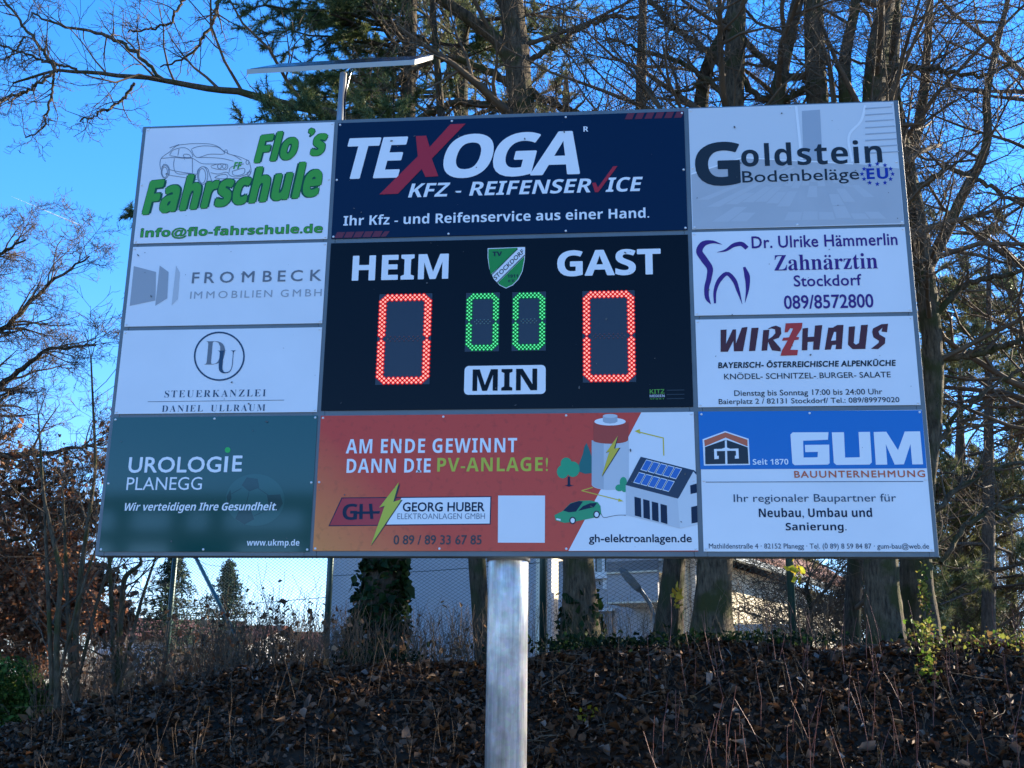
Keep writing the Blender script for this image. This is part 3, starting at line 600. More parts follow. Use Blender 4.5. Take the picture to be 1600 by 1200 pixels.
for r in range(2):
    for c in range(5):
        ox = 1142+52*c-52*r; oy = 403+13.5*c+90*r; q = [(ox, oy), (ox+47, oy+12), (ox+4, oy+87), (ox-42, oy+74)]
        cells.append(q); cx = sum(a for a, _ in q)/4; cy = sum(b for _, b in q)/4; cell2.append([(cx+(a-cx)*.86, cy+(b-cy)*.88) for a, b in q])
Zp('house_print', cells, 'white_bright', -.0028); Zp('house_print', cell2, 'cell_blue', -.0032)
strokes('arrow_print', [Z0.L([(1267, 375), (1263, 250)]), Z0.L([(1267, 250), (1085, 205)])], .0055, 'yellow_arrow', p, -.0016)
Zp('arrow_print', [[(1058, 200), (1095, 185), (1100, 220)], [(980, 701), (945, 680), (940, 704)]], 'yellow_arrow', -.0018)
strokes('arrow_print', [Z0.L([(760, 602), (680, 625)]), Z0.L([(680, 625), (955, 694)])], .0045, 'yellow_arrow', p, -.0016)
Zp('car_print', [[(486, 800), (545, 770), (600, 715), (660, 698), (740, 694), (795, 708), (815, 735), (820, 790), (800, 812), (640, 845), (560, 856), (495, 838)]], 'car_green', -.0020)
Zp('car_print', [[(548, 768), (600, 718), (660, 699), (690, 703), (640, 775), (590, 780)], [(655, 770), (690, 735), (740, 715), (790, 712), (770, 742)]], 'navy', -.0023)
Zp('car_print', [ell(616, 838, 24, 27, 18), ell(787, 795, 24, 27, 18)], 'ink', -.0026); Zp('car_print', [ell(616, 838, 15, 18, 14), ell(787, 795, 15, 18, 14), [(500, 822), (530, 828), (530, 840), (500, 834)]], 'white_bright', -.0029)
strokes('car_print', [Z0.L([(815, 780), (835, 815), (890, 808), (940, 800), (998, 800)])], .0025, 'ink', p, -.0016)
text('gh-elektroanlagen.de', Z0(732, 1012), Z0(1466, 936), 'navy', p, '', off=.018)
# --- dentist
p = panel(.937, 1.980, 1.182, 1.625, 'print_white', 'white panel with violet tooth emblem and dentist lettering', 2, 2, 0)
strokes('tooth_emblem', [Z6.L([(256, 158), (200, 143), (145, 155), (122, 195), (150, 245), (185, 300), (180, 350), (165, 420), (172, 480), (190, 507)])], [.001, .016, .03, .032, .034, .030, .026, .024, .02, .002], 'violet', p)
strokes('tooth_emblem', [Z6.L([(225, 204), (275, 193), (330, 160), (370, 155), (402, 180)])], [.001, .012, .022, .024, .022], 'violet', p)
strokes('tooth_emblem', [Z6.L([(214, 503), (215, 430), (245, 360), (285, 328), (325, 365), (350, 430), (374, 508)])], [.01, .016, .022, .020, .022, .016, .001], 'violet', p)
strokes('tooth_emblem', [Z6.L([(385, 290), (402, 340), (405, 410), (390, 500)])], [.012, .028, .018, .001], 'violet', p)
text('Dr. Ulrike Hämmerlin', Z6(430, 182), Z6(1279, 90), 'violet', p, '', off=.014, sp=1.04)
text('Zahnarztin', Z6(563, 313), Z6(1162, 206), 'violet', p, 'serif', off=-.006)
polys('lettering', [Z6.L(ell(x, 226, 7, 7, 12)) for x in (862, 886)], 'violet', p, -.0015)
text('Stockdorf', Z6(677, 406), Z6(1070, 330), 'violet', p, '', off=.014, sp=1.04)
text('089/8572800', Z6(620, 538), Z6(1139, 446), 'violet', p, '', off=.014)
# --- tavern
p = panel(.940, 1.981, .716, 1.161, 'print_white', 'white panel with brown and red tavern lettering', 2, 2, 0)
def ang(lists, mat, y=-.0015): polys('lettering', [Z6.L(l) for l in lists], mat, p, y)
ang([[(247, 658), (282, 656), (279, 740), (318, 656), (338, 655), (336, 740), (372, 645), (405, 641), (378, 783), (325, 784), (322, 722), (290, 786), (247, 787)],
     [(428, 647), (470, 645), (450, 781), (413, 783)], [(497, 660), (533, 657), (520, 779), (487, 781)],
     [(520, 655), (545, 640), (572, 633), (600, 645), (603, 680), (588, 705), (555, 716), (598, 765), (600, 785), (548, 778), (525, 728), (528, 712), (550, 698), (568, 678), (566, 655), (545, 650)],
     [(727, 650), (760, 646), (757, 700), (795, 698), (800, 633), (843, 630), (826, 774), (788, 775), (791, 727), (757, 729), (755, 777), (723, 779)],
     [(905, 645), (930, 630), (967, 629), (957, 770), (920, 772), (924, 745), (900, 747), (893, 773), (857, 775), (878, 645)],
     [(998, 640), (1035, 637), (1027, 735), (1040, 745), (1058, 735), (1070, 630), (1110, 628), (1095, 770), (1020, 771), (993, 745)],
     [(1140, 650), (1190, 625), (1228, 622), (1222, 672), (1190, 668), (1195, 645), (1172, 668), (1178, 685), (1212, 705), (1210, 738), (1170, 771), (1128, 769), (1172, 735), (1175, 722), (1143, 702), (1135, 670)]], 'brown_red')
polys('lettering', [Z6.L([(894, 722), (922, 720), (924, 672), (912, 670)])], 'print_white', p, -.0019)
ang([[(628, 620), (727, 617), (722, 650), (690, 700), (707, 701), (703, 716), (680, 718), (655, 775), (700, 776), (696, 807), (598, 810), (606, 780), (640, 720), (607, 722), (613, 705), (648, 702), (672, 650), (655, 648), (640, 672), (622, 673)]], 'z_red', -.0024)
text('BAYERISCH- ÖSTERREICHISCHE ALPENKÜCHE', Z6(232, 884), Z6(1272, 826), 'ink', p, '', off=.034, sh=.12, sp=1.08)
text('KNÖDEL- SCHNITZEL- BURGER- SALATE', Z6(268, 949), Z6(1241, 895), 'ink', p, '', off=.006)
text('Dienstag bis Sonntag 17:00 bis 24:00 Uhr', Z6(328, 1056), Z6(1193, 1002), 'ink', p, '', off=.006)
text('Baierplatz 2 / 82131 Stockdorf/ Tel.: 089/89979020', Z6(237, 1103), Z6(1293, 1051), 'ink', p, '', off=.006)
# --- builder
p = panel(.943, 1.984, .024, .692, 'print_white', 'white and blue panel with block lettering of a construction company')
poly('blue_print', Z7.L([(118, 88), (1449, 80), (1478, 426), (130, 432)]), 'gum_blue', p, -.0007)
polys('company_logo', [Z7.L([(278, 204), (418, 250), (426, 406), (152, 410), (144, 253)])], 'white_bright', p, -.0012)
polys('company_logo', [Z7.L([(279, 212), (411, 256), (412, 296), (281, 243), (157, 296), (153, 259)])], 'orange_print', p, -.0017)
polys('company_logo', [Z7.L([(276, 258), (279, 400), (160, 402), (158, 300)]), Z7.L([(288, 257), (412, 301), (418, 399), (292, 400)])], 'ink', p, -.0017)
polys('company_logo', [Z7.L(q) for q in ([(212, 312), (228, 310), (230, 352), (240, 352), (240, 370), (214, 372)], [(341, 309), (357, 310), (360, 368), (336, 369), (336, 351), (343, 350)], [(212, 312), (258, 310), (283, 300), (308, 310), (357, 308), (357, 322), (305, 322), (262, 323), (212, 324)])], 'white_bright', p, -.0022)
text('Seit 1870', Z7(443, 405), Z7(653, 368), 'white_bright', p, 'bold', off=-.006)
polys('lettering', [Z7.L([(680, 212), (893, 211), (890, 256), (742, 262), (745, 362), (828, 360), (830, 328), (755, 330), (753, 287), (897, 285), (900, 395), (890, 404), (690, 407), (678, 395), (667, 225)]),
    Z7.L([(913, 212), (985, 211), (992, 362), (1080, 360), (1072, 210), (1140, 209), (1151, 390), (1138, 404), (940, 406), (925, 393)]),
    Z7.L([(1162, 210), (1237, 208), (1307, 318), (1347, 207), (1438, 206), (1456, 402), (1392, 403), (1381, 282), (1342, 402), (1287, 404), (1234, 282), (1243, 404), (1175, 405)])], 'white_bright', p, -.0015)
text('BAUUNTERNEHMUNG', Z7(690, 483), Z7(1466, 437), 'orange_print', p, '', off=.02, sp=1.12)
strokes('lettering', [Z7.L([(162, 508), (1457, 504)])], .003, 'steel_blue', p)
text('Ihr regionaler Baupartner für', Z7(330, 641), Z7(1294, 577), 'steel_blue', p, '', off=.002)
text('Neubau, Umbau und', Z7(480, 725), Z7(1150, 661), 'navy', p, 'bold', off=-.006)
text('Sanierung.', Z7(640, 810), Z7(998, 748), 'navy', p, 'bold', off=-.006)
text('Mathildenstraße 4 · 82152 Planegg · Tel. (0 89) 8 59 84 87 · gum-bau@web.de', Z7(182, 913), Z7(1490, 872), 'steel_blue', p, '', off=.004)
# --- display
p = box('display_panel', (-.914, .001, .719+ZB), (.917, .0055, 1.614+ZB), M['black_panel'], SB); p['label'] = 'black display panel with home and guest scores and minutes'
text('HEIM', Z4(255, 338), Z4(907, 156), 'white_bright', p, 'bold', off=.012); text('GAST', Z5(388, 311), Z5(1081, 120), 'white_bright', p, 'bold', off=.012, sp=.98)
def rrect(a, b, r):
    (x0, z1), (x1, z0) = bp(*a), bp(*b); P = []
    for cx, cz, s in ((x1-r, z1-r, 0), (x0+r, z1-r, 90), (x0+r, z0+r, 180), (x1-r, z0+r, 270)):
        P += [(cx+r*math.cos(math.radians(s+18*k)), cz+r*math.sin(math.radians(s+18*k))) for k in range(6)]
    return P
P_ = rrect((726, 572), (852.5, 615.5), .022); flat('label_plate', P_, [tuple(range(len(P_)))], 'white_bright', p, -.0008)
text('MIN', (738, 611), (839.5, 576), 'black_panel', p, 'bold', off=.006, y=-.0018)
poly('club_crest', [(762, 388), (820.5, 386), (820, 405), (816.5, 424), (810, 437), (801, 446), (790.5, 450.8), (781, 446), (771.5, 436), (764.5, 420), (762, 403)], 'white_bright', p, -.0006)
poly('club_crest', [(763, 389.2), (808, 387.3), (809, 390), (767, 429), (765, 420), (763, 403)], 'shield_green', p, -.0012)
poly('club_crest', [(819, 401), (819, 406), (815.5, 424), (809, 436.5), (800.5, 445), (790.5, 449.6), (782, 445.5), (778, 442)], 'shield_green', p, -.0012)
strokes('club_crest', [[(809, 388.6), (767.2, 430.6)], [(820, 398.5), (776.5, 441.8)]], .004, 'ink', p, -.0016)
text('STOCKDORF', (774.5, 438), None, 'ink', p, '', Bp=(819.5, 394.5), C=(770.5, 432.5), off=.01, y=-.0018)
text('TV', (769.5, 400.5), (784.5, 393), 'ink', p, 'bold', off=.02, y=-.0018); text('1911', (793, 434.3), (809.3, 428.8), 'ink', p, 'bold', off=.01, y=-.0018); text('e.V.', (794, 441.2), (805, 436), 'ink', p, 'bold', y=-.0018)
text('KITZ', Z5(1008, 1094), Z5(1106, 1064), 'kitz_green', p, 'bold'); text('MEDIEN', Z5(1008, 1118), Z5(1108, 1100), 'grey_pale', p, 'bold'); text('SPORT', Z5(1010, 1134), Z5(1106, 1123), 'kitz_green', p, 'bold', sp=1.3)
polys('fine_print', [Z5.L([(1122, y0), (1240, y0-2), (1240, y0+5), (1122, y0+7)]) for y0 in (1068, 1097, 1125)], 'grey_dark', p, -.0012)
def digit(tl, br, I, J, colr, label):
    (x0, z1), (x1, z0) = bp(*tl), bp(*br); cx = (x0+x1)/2; cz = (z0+z1)/2
    d = box('score_digit', (x0, -.0015, z0+ZB), (x1, .0005, z1+ZB), M['window'], p); d['label'] = label
    box('digit_hood', (x0-.002, -.004, z1+ZB+.0005), (x1+.002, .0005, z1+ZB+.005), M['black_panel'], d)
    hx = (x1-x0-.018)/I; hz = (z1-z0-.020)/J; X0 = cx-hx*I/2; Z1 = cz+hz*J/2; mid = J//2
    on, offl = [], []
    for i in range(I+1):
        for j in range(J+1):
            if (i+j) % 2 == 0: continue
            ii = min(i, I-i); jj = min(j, J-j)
            if ii+jj < 3: continue
            if ii <= 2 or jj <= 2:
                if ii <= 2 and jj > 2 and abs(j-mid) < 1+abs(ii-1) : continue
                on.append((X0+i*hx, Z1-j*hz))
            elif abs(j-mid) <= 1 and 4 <= i <= I-4: offl.append((X0+i*hx, Z1-j*hz))
    def discs(name, pts, r, mat, y, n=10, dome=False):
        V, F = [], []
        for a, b in pts:
            k = len(V); V += [(a+r*math.cos(2*math.pi*q/n), y, b+ZB+r*math.sin(2*math.pi*q/n)) for q in range(n)]
            if dome:
                V.append((a, y-r*.7, b+ZB)); F += [(k+q, k+(q+1) % n, k+n) for q in range(n)]
            else: F.append(tuple(range(k, k+n)))
        return tag(mesh_obj(name, V, F, M[mat], d), kind='stuff')
    discs('led_glow', on, hx*.92, colr+'_halo', -.0022, 10); discs('led', on, hx*.50, colr+'_core', -.0034, 8, True)  # wide flat discs stand in for the glow between the LEDs
    discs('unlit_led', offl, hx*.40, colr+'_off', -.0028, 8, True)
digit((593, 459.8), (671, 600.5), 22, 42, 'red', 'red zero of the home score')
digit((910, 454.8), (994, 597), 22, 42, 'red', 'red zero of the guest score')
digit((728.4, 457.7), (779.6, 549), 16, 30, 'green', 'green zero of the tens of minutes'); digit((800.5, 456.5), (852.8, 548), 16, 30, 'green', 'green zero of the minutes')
# --- solar module on its own post behind the frame
c0 = Vector(at(385, 116, .10)); c1 = Vector(at(648, 101, .10)); c3 = Vector(at(677, 93, .62)); c2 = c0+(c3-c1)
th = .031; up = Vector((0, 0, 1))
def slab(name, a, b, c, d, h0, h1, mat, parent): 
    V = [q+up*h0 for q in (a, b, c, d)]+[q+up*h1 for q in (a, b, c, d)]
    return mesh_obj(name, V, [(0, 3, 2, 1), (4, 5, 6, 7), (0, 1, 5, 4), (1, 2, 6, 5), (2, 3, 7, 6), (3, 0, 4, 7)], mat, parent)
sp_ = slab('solar_panel', c0, c1, c3, c2, 0, th, M['alu'], SB)
cen = (c0+c1+c2+c3)/4
slab('cell_sheet', *[cen+(q-cen)*.965 for q in (c0, c1, c3, c2)], th, th+.003, M['solar'], sp_)
q = Vector(at(532, 185, .16)); qx = q.x; top_ = Vector(at(538, 118, .16))
cyl('panel_post', (q.x, .13, ZB+1.9), (q.x+.01, .13, (c0.z+c1.z)/2-.01), .019, M['post_metal'], SB, 20)
box('post_clamp', (q.x-.05, .0925, ZB+2.05), (q.x+.05, .1015, ZB+2.13), M['post_metal'], SB)
# specks of dirt on the panels
rnd = random.Random(23)
V, F = [], []
for k in range(150):
    x, z = rnd.uniform(-1.95, 1.95), rnd.uniform(.04, 2.28); r = rnd.choice((.0012, .0016, .002, .003, .0045)); n0 = len(V); el = rnd.uniform(.5, 2.2); an = rnd.uniform(0, 3.1)
    for q in range(6):
        a = q*math.pi/3; u, w = r*math.cos(a)*el*rnd.uniform(.6, 1.2), r*math.sin(a)*rnd.uniform(.6, 1.2); V.append((x+u*math.cos(an)-w*math.sin(an), -.0052, z+ZB+u*math.sin(an)+w*math.cos(an)))
    F.append(tuple(range(n0, n0+6)))
tag(mesh_obj('dirt_speck', V, F, simple('dirt', (.10, .10, .10), .9), SB), kind='stuff')
# unseen dark frame behind the camera, added for its mirror image in the teal panel
PV = empty('mirrored_frame', (-6, -16, 0)); tag(PV, 'dark frame of beams and posts out of view, added for its reflection in the teal panel', 'unseen frame')
tm = simple('dark_beam', (.02, .018, .016), .8)
q0, q1 = at(120, 785, 16), at(505, 785, 16); zt, zb2 = q0[2], at(300, 838, 16)[2]
box('beam', (q0[0], -16.15, zt-.16), (q1[0], -16, zt+.16), tm, PV); box('beam', (q0[0], -16.15, zb2-.13), (q1[0], -16, zb2+.13), tm, PV)
for px in (184, 272, 332, 480):
    x = at(px, 800, 16)[0]; box('post', (x-.12, -16.4, 0), (x+.12, -16.151, zt+.15), tm, PV)
box('rear_panel', (at(272, 840, 16)[0], -16.8, 0), (at(350, 840, 16)[0], -16.5, zb2+.1), tm, PV)
# fixings where the pole meets the board, and the module's cable
for sx_ in (-.16, .18):
    for zz in (.34, .38): cyl('bolt', (sx_, .088, ZB+zz), (sx_, .120, ZB+zz), .011, M['post_metal'], SB, 8)
cyl('pole_collar', (.012, .205, ZB-.001), (.012, .205, ZB+.05), .106, M['post_metal'], SB, 48)
cb = Tubes(); cs = smooth_path([[qx+.03, .125, ZB+2.25, .006], [qx+.035, .11, ZB+2.42, .006], [qx+.028, .115, ZB+2.55, .006], [qx+.05, .13, (c0.z+c1.z)/2-.005, .006]], 16); cb.add(cs[None, :, :3], cs[None, :, 3], 6); cb.build('cable', M['black_panel'], SB)

# ================================================================== BUILDINGS
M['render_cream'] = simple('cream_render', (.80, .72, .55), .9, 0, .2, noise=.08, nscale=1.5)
M['render_shaded'] = simple('shaded_render', (.40, .40, .41), .9, 0, .2, noise=.06, nscale=1.2)  # grey twin of the cream render, shade put into its colour
M['white_trim'] = simple('white_trim', (.78, .78, .76), .6)
M['glass'] = simple('window_glass', (.03, .04, .05), .08, 0, .8)
M['roof_red'] = simple('red_roof_tiles', (.15, .06, .042), .85, 0, .2, noise=.3, nscale=5, bump=.5, bscale=9)
M['door_grey'] = simple('grey_door', (.16, .17, .18), .6)
M['fence_green'] = simple('green_fence_paint', (.012, .05, .042), .4, .2)
M['wire'] = simple('coated_wire', (.018, .04, .036), .5, .2)
M['lamp_grey'] = simple('lamp_grey', (.12, .14, .15), .45, .4)
DW = np.array([.90, -.43, 0.]); DW /= np.linalg.norm(DW); DL = np.array([-DW[1], DW[0], 0.])      # along the shaded faces, along the sunlit faces
def hit(P, d, px):               # distance along the horizontal line P + t d that the photograph shows at column px
    r = ray(px, 940); q = np.array([r[0], r[1]]); A = np.array([[q[0], -d[0]], [q[1], -d[1]]]); s = np.linalg.solve(A, (P-CAM)[:2]); return s[1]
def wallbox(name, P, d, a0, a1, z0, z1, n, e0, e1, mat, parent):   # box on a wall line: along d, proud along n between e0 and e1
    c = [P+d*a0+n*e0, P+d*a1+n*e0, P+d*a1+n*e1, P+d*a0+n*e1]; V = [(q[0], q[1], z) for z in (z0, z1) for q in c]
    return mesh_obj(name, V, [(0, 3, 2, 1), (4, 5, 6, 7), (0, 1, 5, 4), (1, 2, 6, 5), (2, 3, 7, 6), (3, 0, 4, 7)], mat, parent)
def window(P, d, n, a0, a1, z0, z1, parent, sill=True):
    f = wallbox('window', P, d, a0, a0+.07, z0, z1, n, -.02, .05, M['white_trim'], parent)
    for q in ((a1-.07, a1, z0, z1), (a0+.071, a1-.071, z0, z0+.07), (a0+.071, a1-.071, z1-.07, z1), ((a0+a1)/2-.03, (a0+a1)/2+.03, z0+.071, z1-.071)):
        wallbox('frame', P, d, q[0], q[1], q[2], q[3], n, -.02, .045, M['white_trim'], f)
    wallbox('pane', P, d, a0+.071, a1-.071, z0+.071, z1-.071, n, -.01, .012, M['glass'], f)
    if sill: wallbox('sill', P, d, a0-.08, a1+.08, z0-.07, z0-.002, n, -.01, .12, M['white_trim'], f)
    return f
def zpx(P, py, px):              # height that the photograph shows at pixel row py for a point above P
    r = ray(px, py); k = np.hypot(*(P-CAM)[:2])/np.hypot(*r[:2]); return CAM[2]+r[2]*k
# big plain block on the left
P1 = at(838, 900, 19.0); P1[2] = 0
Lw = -hit(P1, DW, 508); B1 = empty('apartment_block', (P1[0], P1[1], .5)); tag(B1, 'large plain block with a blue grey shaded wall behind the ivy covered trunk', 'building')
wallbox('wall', P1, DW, -Lw, -.001, 0, 9.2, DL, .0, 9, M['render_shaded'], B1)
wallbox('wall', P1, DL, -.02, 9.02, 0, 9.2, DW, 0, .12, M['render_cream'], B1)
wallbox('roof', P1, DW, -Lw-.3, .4, 9.2, 9.45, DL, -.3, 9.3, M['roof_red'], B1)
a = hit(P1, DL, 872)
for z in (2.4, 5.2): window(P1, DL, DW*1.0, 3.2+0*z, 4.6, z+.0, z+1.3, B1)
wallbox('downpipe', P1, DL, .25, .36, 0, 9.1, DW, .13, .24, M['white_trim'], B1)
# house with balcony and red roof
P2 = at(1064, 900, 16.5); P2[2] = 0
B2 = empty('house', (P2[0], P2[1], .5)); tag(B2, 'cream house with red tiled eaves, a window and balcony seen between the trunks', 'house')
L2 = -hit(P2, DW, 893)
ze = zpx(P2+DL*hit(P2, DL, 1150), 876, 1150)
wallbox('wall', P2, DW, -L2-.3, -.001, 0, ze-.2, DL, 0, 13, M['render_shaded'], B2)
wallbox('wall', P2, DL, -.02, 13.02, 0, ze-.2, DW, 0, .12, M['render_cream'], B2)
# roof slabs with tiled eave
def roofslab(P, o, w, z0, z1, parent):
    q = [P+DL*-.5+DW*o, P+DL*13.5+DW*o, P+DL*13.5+DW*w, P+DL*-.5+DW*w]
    V = [(q[0][0], q[0][1], z0), (q[1][0], q[1][1], z0), (q[2][0], q[2][1], z1), (q[3][0], q[3][1], z1)]; V += [(x, y, z+.14) for x, y, z in V]
    return mesh_obj('roof', V, [(0, 3, 2, 1), (4, 5, 6, 7), (0, 1, 5, 4), (1, 2, 6, 5), (2, 3, 7, 6), (3, 0, 4, 7)], M['roof_red'], parent)
rf = roofslab(P2, .55, -L2*.5-.15, ze-.15, ze+1.1, B2); roofslab(P2, -L2-.3, -L2*.5-.151, ze-.15, ze+1.1, B2)
wallbox('gutter', P2, DL, -.5, 13.5, ze-.20, ze-.08, DW, .56, .68, M['lamp_grey'], rf)
tile = None
for k in range(55):              # the row of tile ends along the eave
    A0 = P2+DL*(-.45+k*.256)+DW*.50
    if tile is None:
        V = []; 
        for t in (0, .38):
            for i in range(6):
                an = math.pi*i/5; q = DL*(.118*math.cos(an))+DW*(-t); V.append((q[0], q[1], .05*math.sin(an)+t*.6))
        tile = bpy.data.meshes.new('roof_tile'); tile.from_pydata(V, [], [(i, i+1, 7+i, 6+i) for i in range(5)]+[tuple(range(6))[::-1]]); tile.materials.append(M['roof_red'])
    o = bpy.data.objects.new('roof_tile', tile); COL.objects.link(o); setp(o, rf); o.location = Vector(o.location)+Vector((A0[0], A0[1], ze+.03))
nS = -DL
def colat(px): return hit(P2, DW, px)
Wz = lambda px, py: zpx(P2+DW*colat(px), py, px)
window(P2, DW, nS, colat(927), colat(963), Wz(945, 899), Wz(945, 852), B2)
window(P2, DW, nS, colat(944), colat(953), Wz(948, 921), Wz(948, 905), B2, False)
window(P2, DW, nS, colat(985), colat(1034), Wz(1010, 872), Wz(1010, 845), B2)
dr = wallbox('door', P2, DW, colat(937), colat(958), Wz(948, 1030), Wz(948, 956), nS, .001, .05, M['door_grey'], B2)
wallbox('door_lintel', P2, DW, colat(934), colat(961), Wz(948, 955.5), Wz(948, 951), nS, .001, .12, M['white_trim'], dr)
for py in (903, 948):
    bs = wallbox('balcony', P2, DW, colat(986), -.02, Wz(1010, py+1.5), Wz(1010, py-1), nS, .001, 1.1, M['render_cream'], B2)
    wallbox('parapet', P2, DW, colat(986), -.02, Wz(1010, py-1)+.002, Wz(1010, py-1)+.75, nS, 1.0, 1.06, M['render_shaded'], bs)
    if py == 903: wallbox('balcony_post', P2, DW, colat(1032), colat(1032)+.06, Wz(1010, py-1)+.003, Wz(1010, py-1)+2.1, nS, .9, .98, M['white_trim'], bs)
for a0 in (2.2, 6.5, 11.0): window(P2, DL, DW, a0+.0, a0+1.1, ze-2.1, ze-.8, B2)
wallbox('downpipe', P2, DL, .15, .26, 0, ze-.2, DW, .13, .24, M['white_trim'], B2)
g_ = at(1152, 990, 13.0)
gs = box('garden_shed', (g_[0]-.3, 13.0, .3), (g_[0]+.9, 14.4, at(1150, 975, 13.0)[2]), M['white_trim'], bev=.02); gs.rotation_euler = (0, 0, 0)
tag(gs, 'small white shed shining in the sun right of the broad mossy trunk', 'shed')
def small_house(px, py_e, py_r, Y, w, dpt, label, rot):
    P = at(px, py_e, Y); h = P[2]; r = at(px, py_r, Y)[2]; e = empty('distant_house', (P[0], P[1], 0)); tag(e, label, 'house')
    ca, sa = math.cos(rot), math.sin(rot); f = lambda x, y, z: (P[0]+x*ca-y*sa, P[1]+x*sa+y*ca, z)
    W_, D_ = w/2, dpt/2
    mesh_obj('wall', [f(-W_, -D_, 0), f(W_, -D_, 0), f(W_, D_, 0), f(-W_, D_, 0), f(-W_, -D_, h), f(W_, -D_, h), f(W_, D_, h), f(-W_, D_, h), f(-W_, 0, r-.1), f(W_, 0, r-.1)],
             [(0, 1, 5, 4), (1, 2, 6, 9, 5), (2, 3, 7, 6), (3, 0, 4, 8, 7)], M['white_trim'], e)
    o = .35
    for s in (-1, 1):
        V = [f(-W_-o, s*(D_+o), h-.2), f(W_+o, s*(D_+o), h-.2), f(W_+o, 0, r), f(-W_-o, 0, r)]; V += [(a, b, c+.15) for a, b, c in V]
        mesh_obj('roof', V, [(0, 1, 2, 3), (4, 7, 6, 5), (0, 4, 5, 1), (2, 6, 7, 3), (1, 5, 6, 2), (3, 7, 4, 0)], M['roof_red'], e)
    for k in range(3):
        x = -W_+w*(k+.7)/3.4; wn = mesh_obj('window', [f(x-.45, -D_-.02, h-1.9), f(x+.45, -D_-.02, h-1.9), f(x+.45, -D_-.02, h-.6), f(x-.45, -D_-.02, h-.6)], [(0, 1, 2, 3)], M['white_trim'], e)
        mesh_obj('pane', [f(x-.38, -D_-.03, h-1.8), f(x+.38, -D_-.03, h-1.8), f(x+.38, -D_-.03, h-.7), f(x-.38, -D_-.03, h-.7)], [(0, 1, 2, 3)], M['glass'], wn)
    return e
small_house(262, 1000, 972, 46, 6, 7, 'far white house with a reddish roof behind the fence end post', R_(25))
small_house(345, 1006, 982, 52, 6.5, 7, 'far white house with a reddish roof below the smaller spruce', R_(-8))
small_house(430, 1012, 990, 60, 7, 7, 'far low white house right of the slanting fence brace', R_(15))

# ================================================================== FENCE
FE = empty('chain_link_fence', (at(850, 1010, 6.2)[0], 6.2, 1.8)); tag(FE, 'tall dark green chain link fence standing along the top of the bank', 'fence')
fp = []
for px, Y in ((262, 9.5), (510, 7.7), (848, 6.3), (1240, 5.05)):
    p_ = at(px, 1000, Y); fp.append(np.array([p_[0], p_[1]]))
ZT_ = 4.55
for i, (x, y) in enumerate(fp):
    z0 = float(hgt(x, y)); po = cyl('fence_post', (x, y, z0-.3), (x, y, ZT_+.05), .036 if i != 3 else .034, M['fence_green'], FE, 16)
    cyl('post_cap', (x, y, ZT_+.051), (x, y, ZT_+.08), .042, M['fence_green'], po, 16)
tp = at(290, 840, 9.0); bt = at(416, 1044, 6.2)
cyl('brace', (tp[0], tp[1], tp[2]), (bt[0], bt[1], float(hgt(bt[0], bt[1]))-.1), .024, M['fence_green'], FE, 12)
# woven wire
Vw = Tubes(); dd = .078; Pz, Rz = {}, {}
for (x0, y0), (x1, y1) in zip(fp[:-1], fp[1:]):
    Ls = math.hypot(x1-x0, y1-y0); nx = int(Ls/dd); zb = float(hgt((x0+x1)/2, (y0+y1)/2))-.12; nz = int((ZT_-.02-zb)/dd)*2
    zz = zb+np.arange(nz+1)*dd/2
    Q = []
    for k in range(nx):
        off = (np.arange(nz+1) % 2)
        for sg in (0,):
            s = (k+.0+off*1.0)*dd/Ls if True else 0
            Q.append(np.stack([x0+(x1-x0)*s, y0+(y1-y0)*s+.004*(off*2-1), zz], 1))
            s2 = (k+1-off*1.0)*dd/Ls
            Q.append(np.stack([x0+(x1-x0)*s2, y0+(y1-y0)*s2-.004*(off*2-1), zz], 1)) if False else None
    Q = np.array([q for q in Q if q is not None]); Vw.add(Q, np.full(Q.shape[:2], .0034), 3)
    Q2 = Q.copy(); s = ((np.arange(nx)[:, None]+1-(np.arange(nz+1) % 2)[None])*dd/Ls); Q2[:, :, 0] = x0+(x1-x0)*s; Q2[:, :, 1] = y0+(y1-y0)*s-.002; Vw.add(Q2, np.full(Q2.shape[:2], .0034), 3)
    for zt in (zb+.05, (zb+ZT_)/2-.1, ZT_-.05):
        q = np.array([[[x0, y0, zt], [(x0+x1)/2, (y0+y1)/2, zt-.015], [x1, y1, zt]]]); tw = Tubes(); tw.add(q-np.array([0, .02, 0]), np.full((1, 3), .004), 5); tw.build('tension_wire', M['wire'], FE)
tag(Vw.build('wire_mesh', M['wire'], FE), kind='stuff')

# ================================================================== STREET LAMP
SL = empty('street_lamp', (at(1024, 1000, 12.5)[0], 12.5, 1)); tag(SL, 'curved grey street lamp with a slanting head beyond the fence', 'street lamp')
pts = [at(1024, 1060, 12.5), at(1024, 1000, 12.5), at(1023, 965, 12.5), at(1017, 945, 12.5), at(1007, 930, 12.5), at(998, 919, 12.5)]
tt = Tubes(); sp = smooth_path([[*q, .035] for q in pts], 24); sp[:4, 3] = .05; tt.add(sp[None, :, :3], sp[None, :, 3], 10); tt.build('pole', M['lamp_grey'], SL)
a, b = at(1001, 924, 12.5), at(969, 888, 12.5); u = (b-a)/np.linalg.norm(b-a); nn = np.cross(u, [0, 1., 0]); V = []
for s, w, h in ((0, .04, .03), (.12, .07, .05), (.45, .085, .06), (.8, .08, .055), (1, .05, .03)):
    c = a+(b-a)*s
    for sx_, sz_ in ((-1, -1), (1, -1), (1, 1), (-1, 1)): V.append(tuple(c+np.array([0, 1., 0])*w*sx_*1.2+nn*h*sz_))
F = [(i*4+j, i*4+(j+1) % 4, (i+1)*4+(j+1) % 4, (i+1)*4+j) for i in range(4) for j in range(4)]+[(3, 2, 1, 0), (16, 17, 18, 19)]
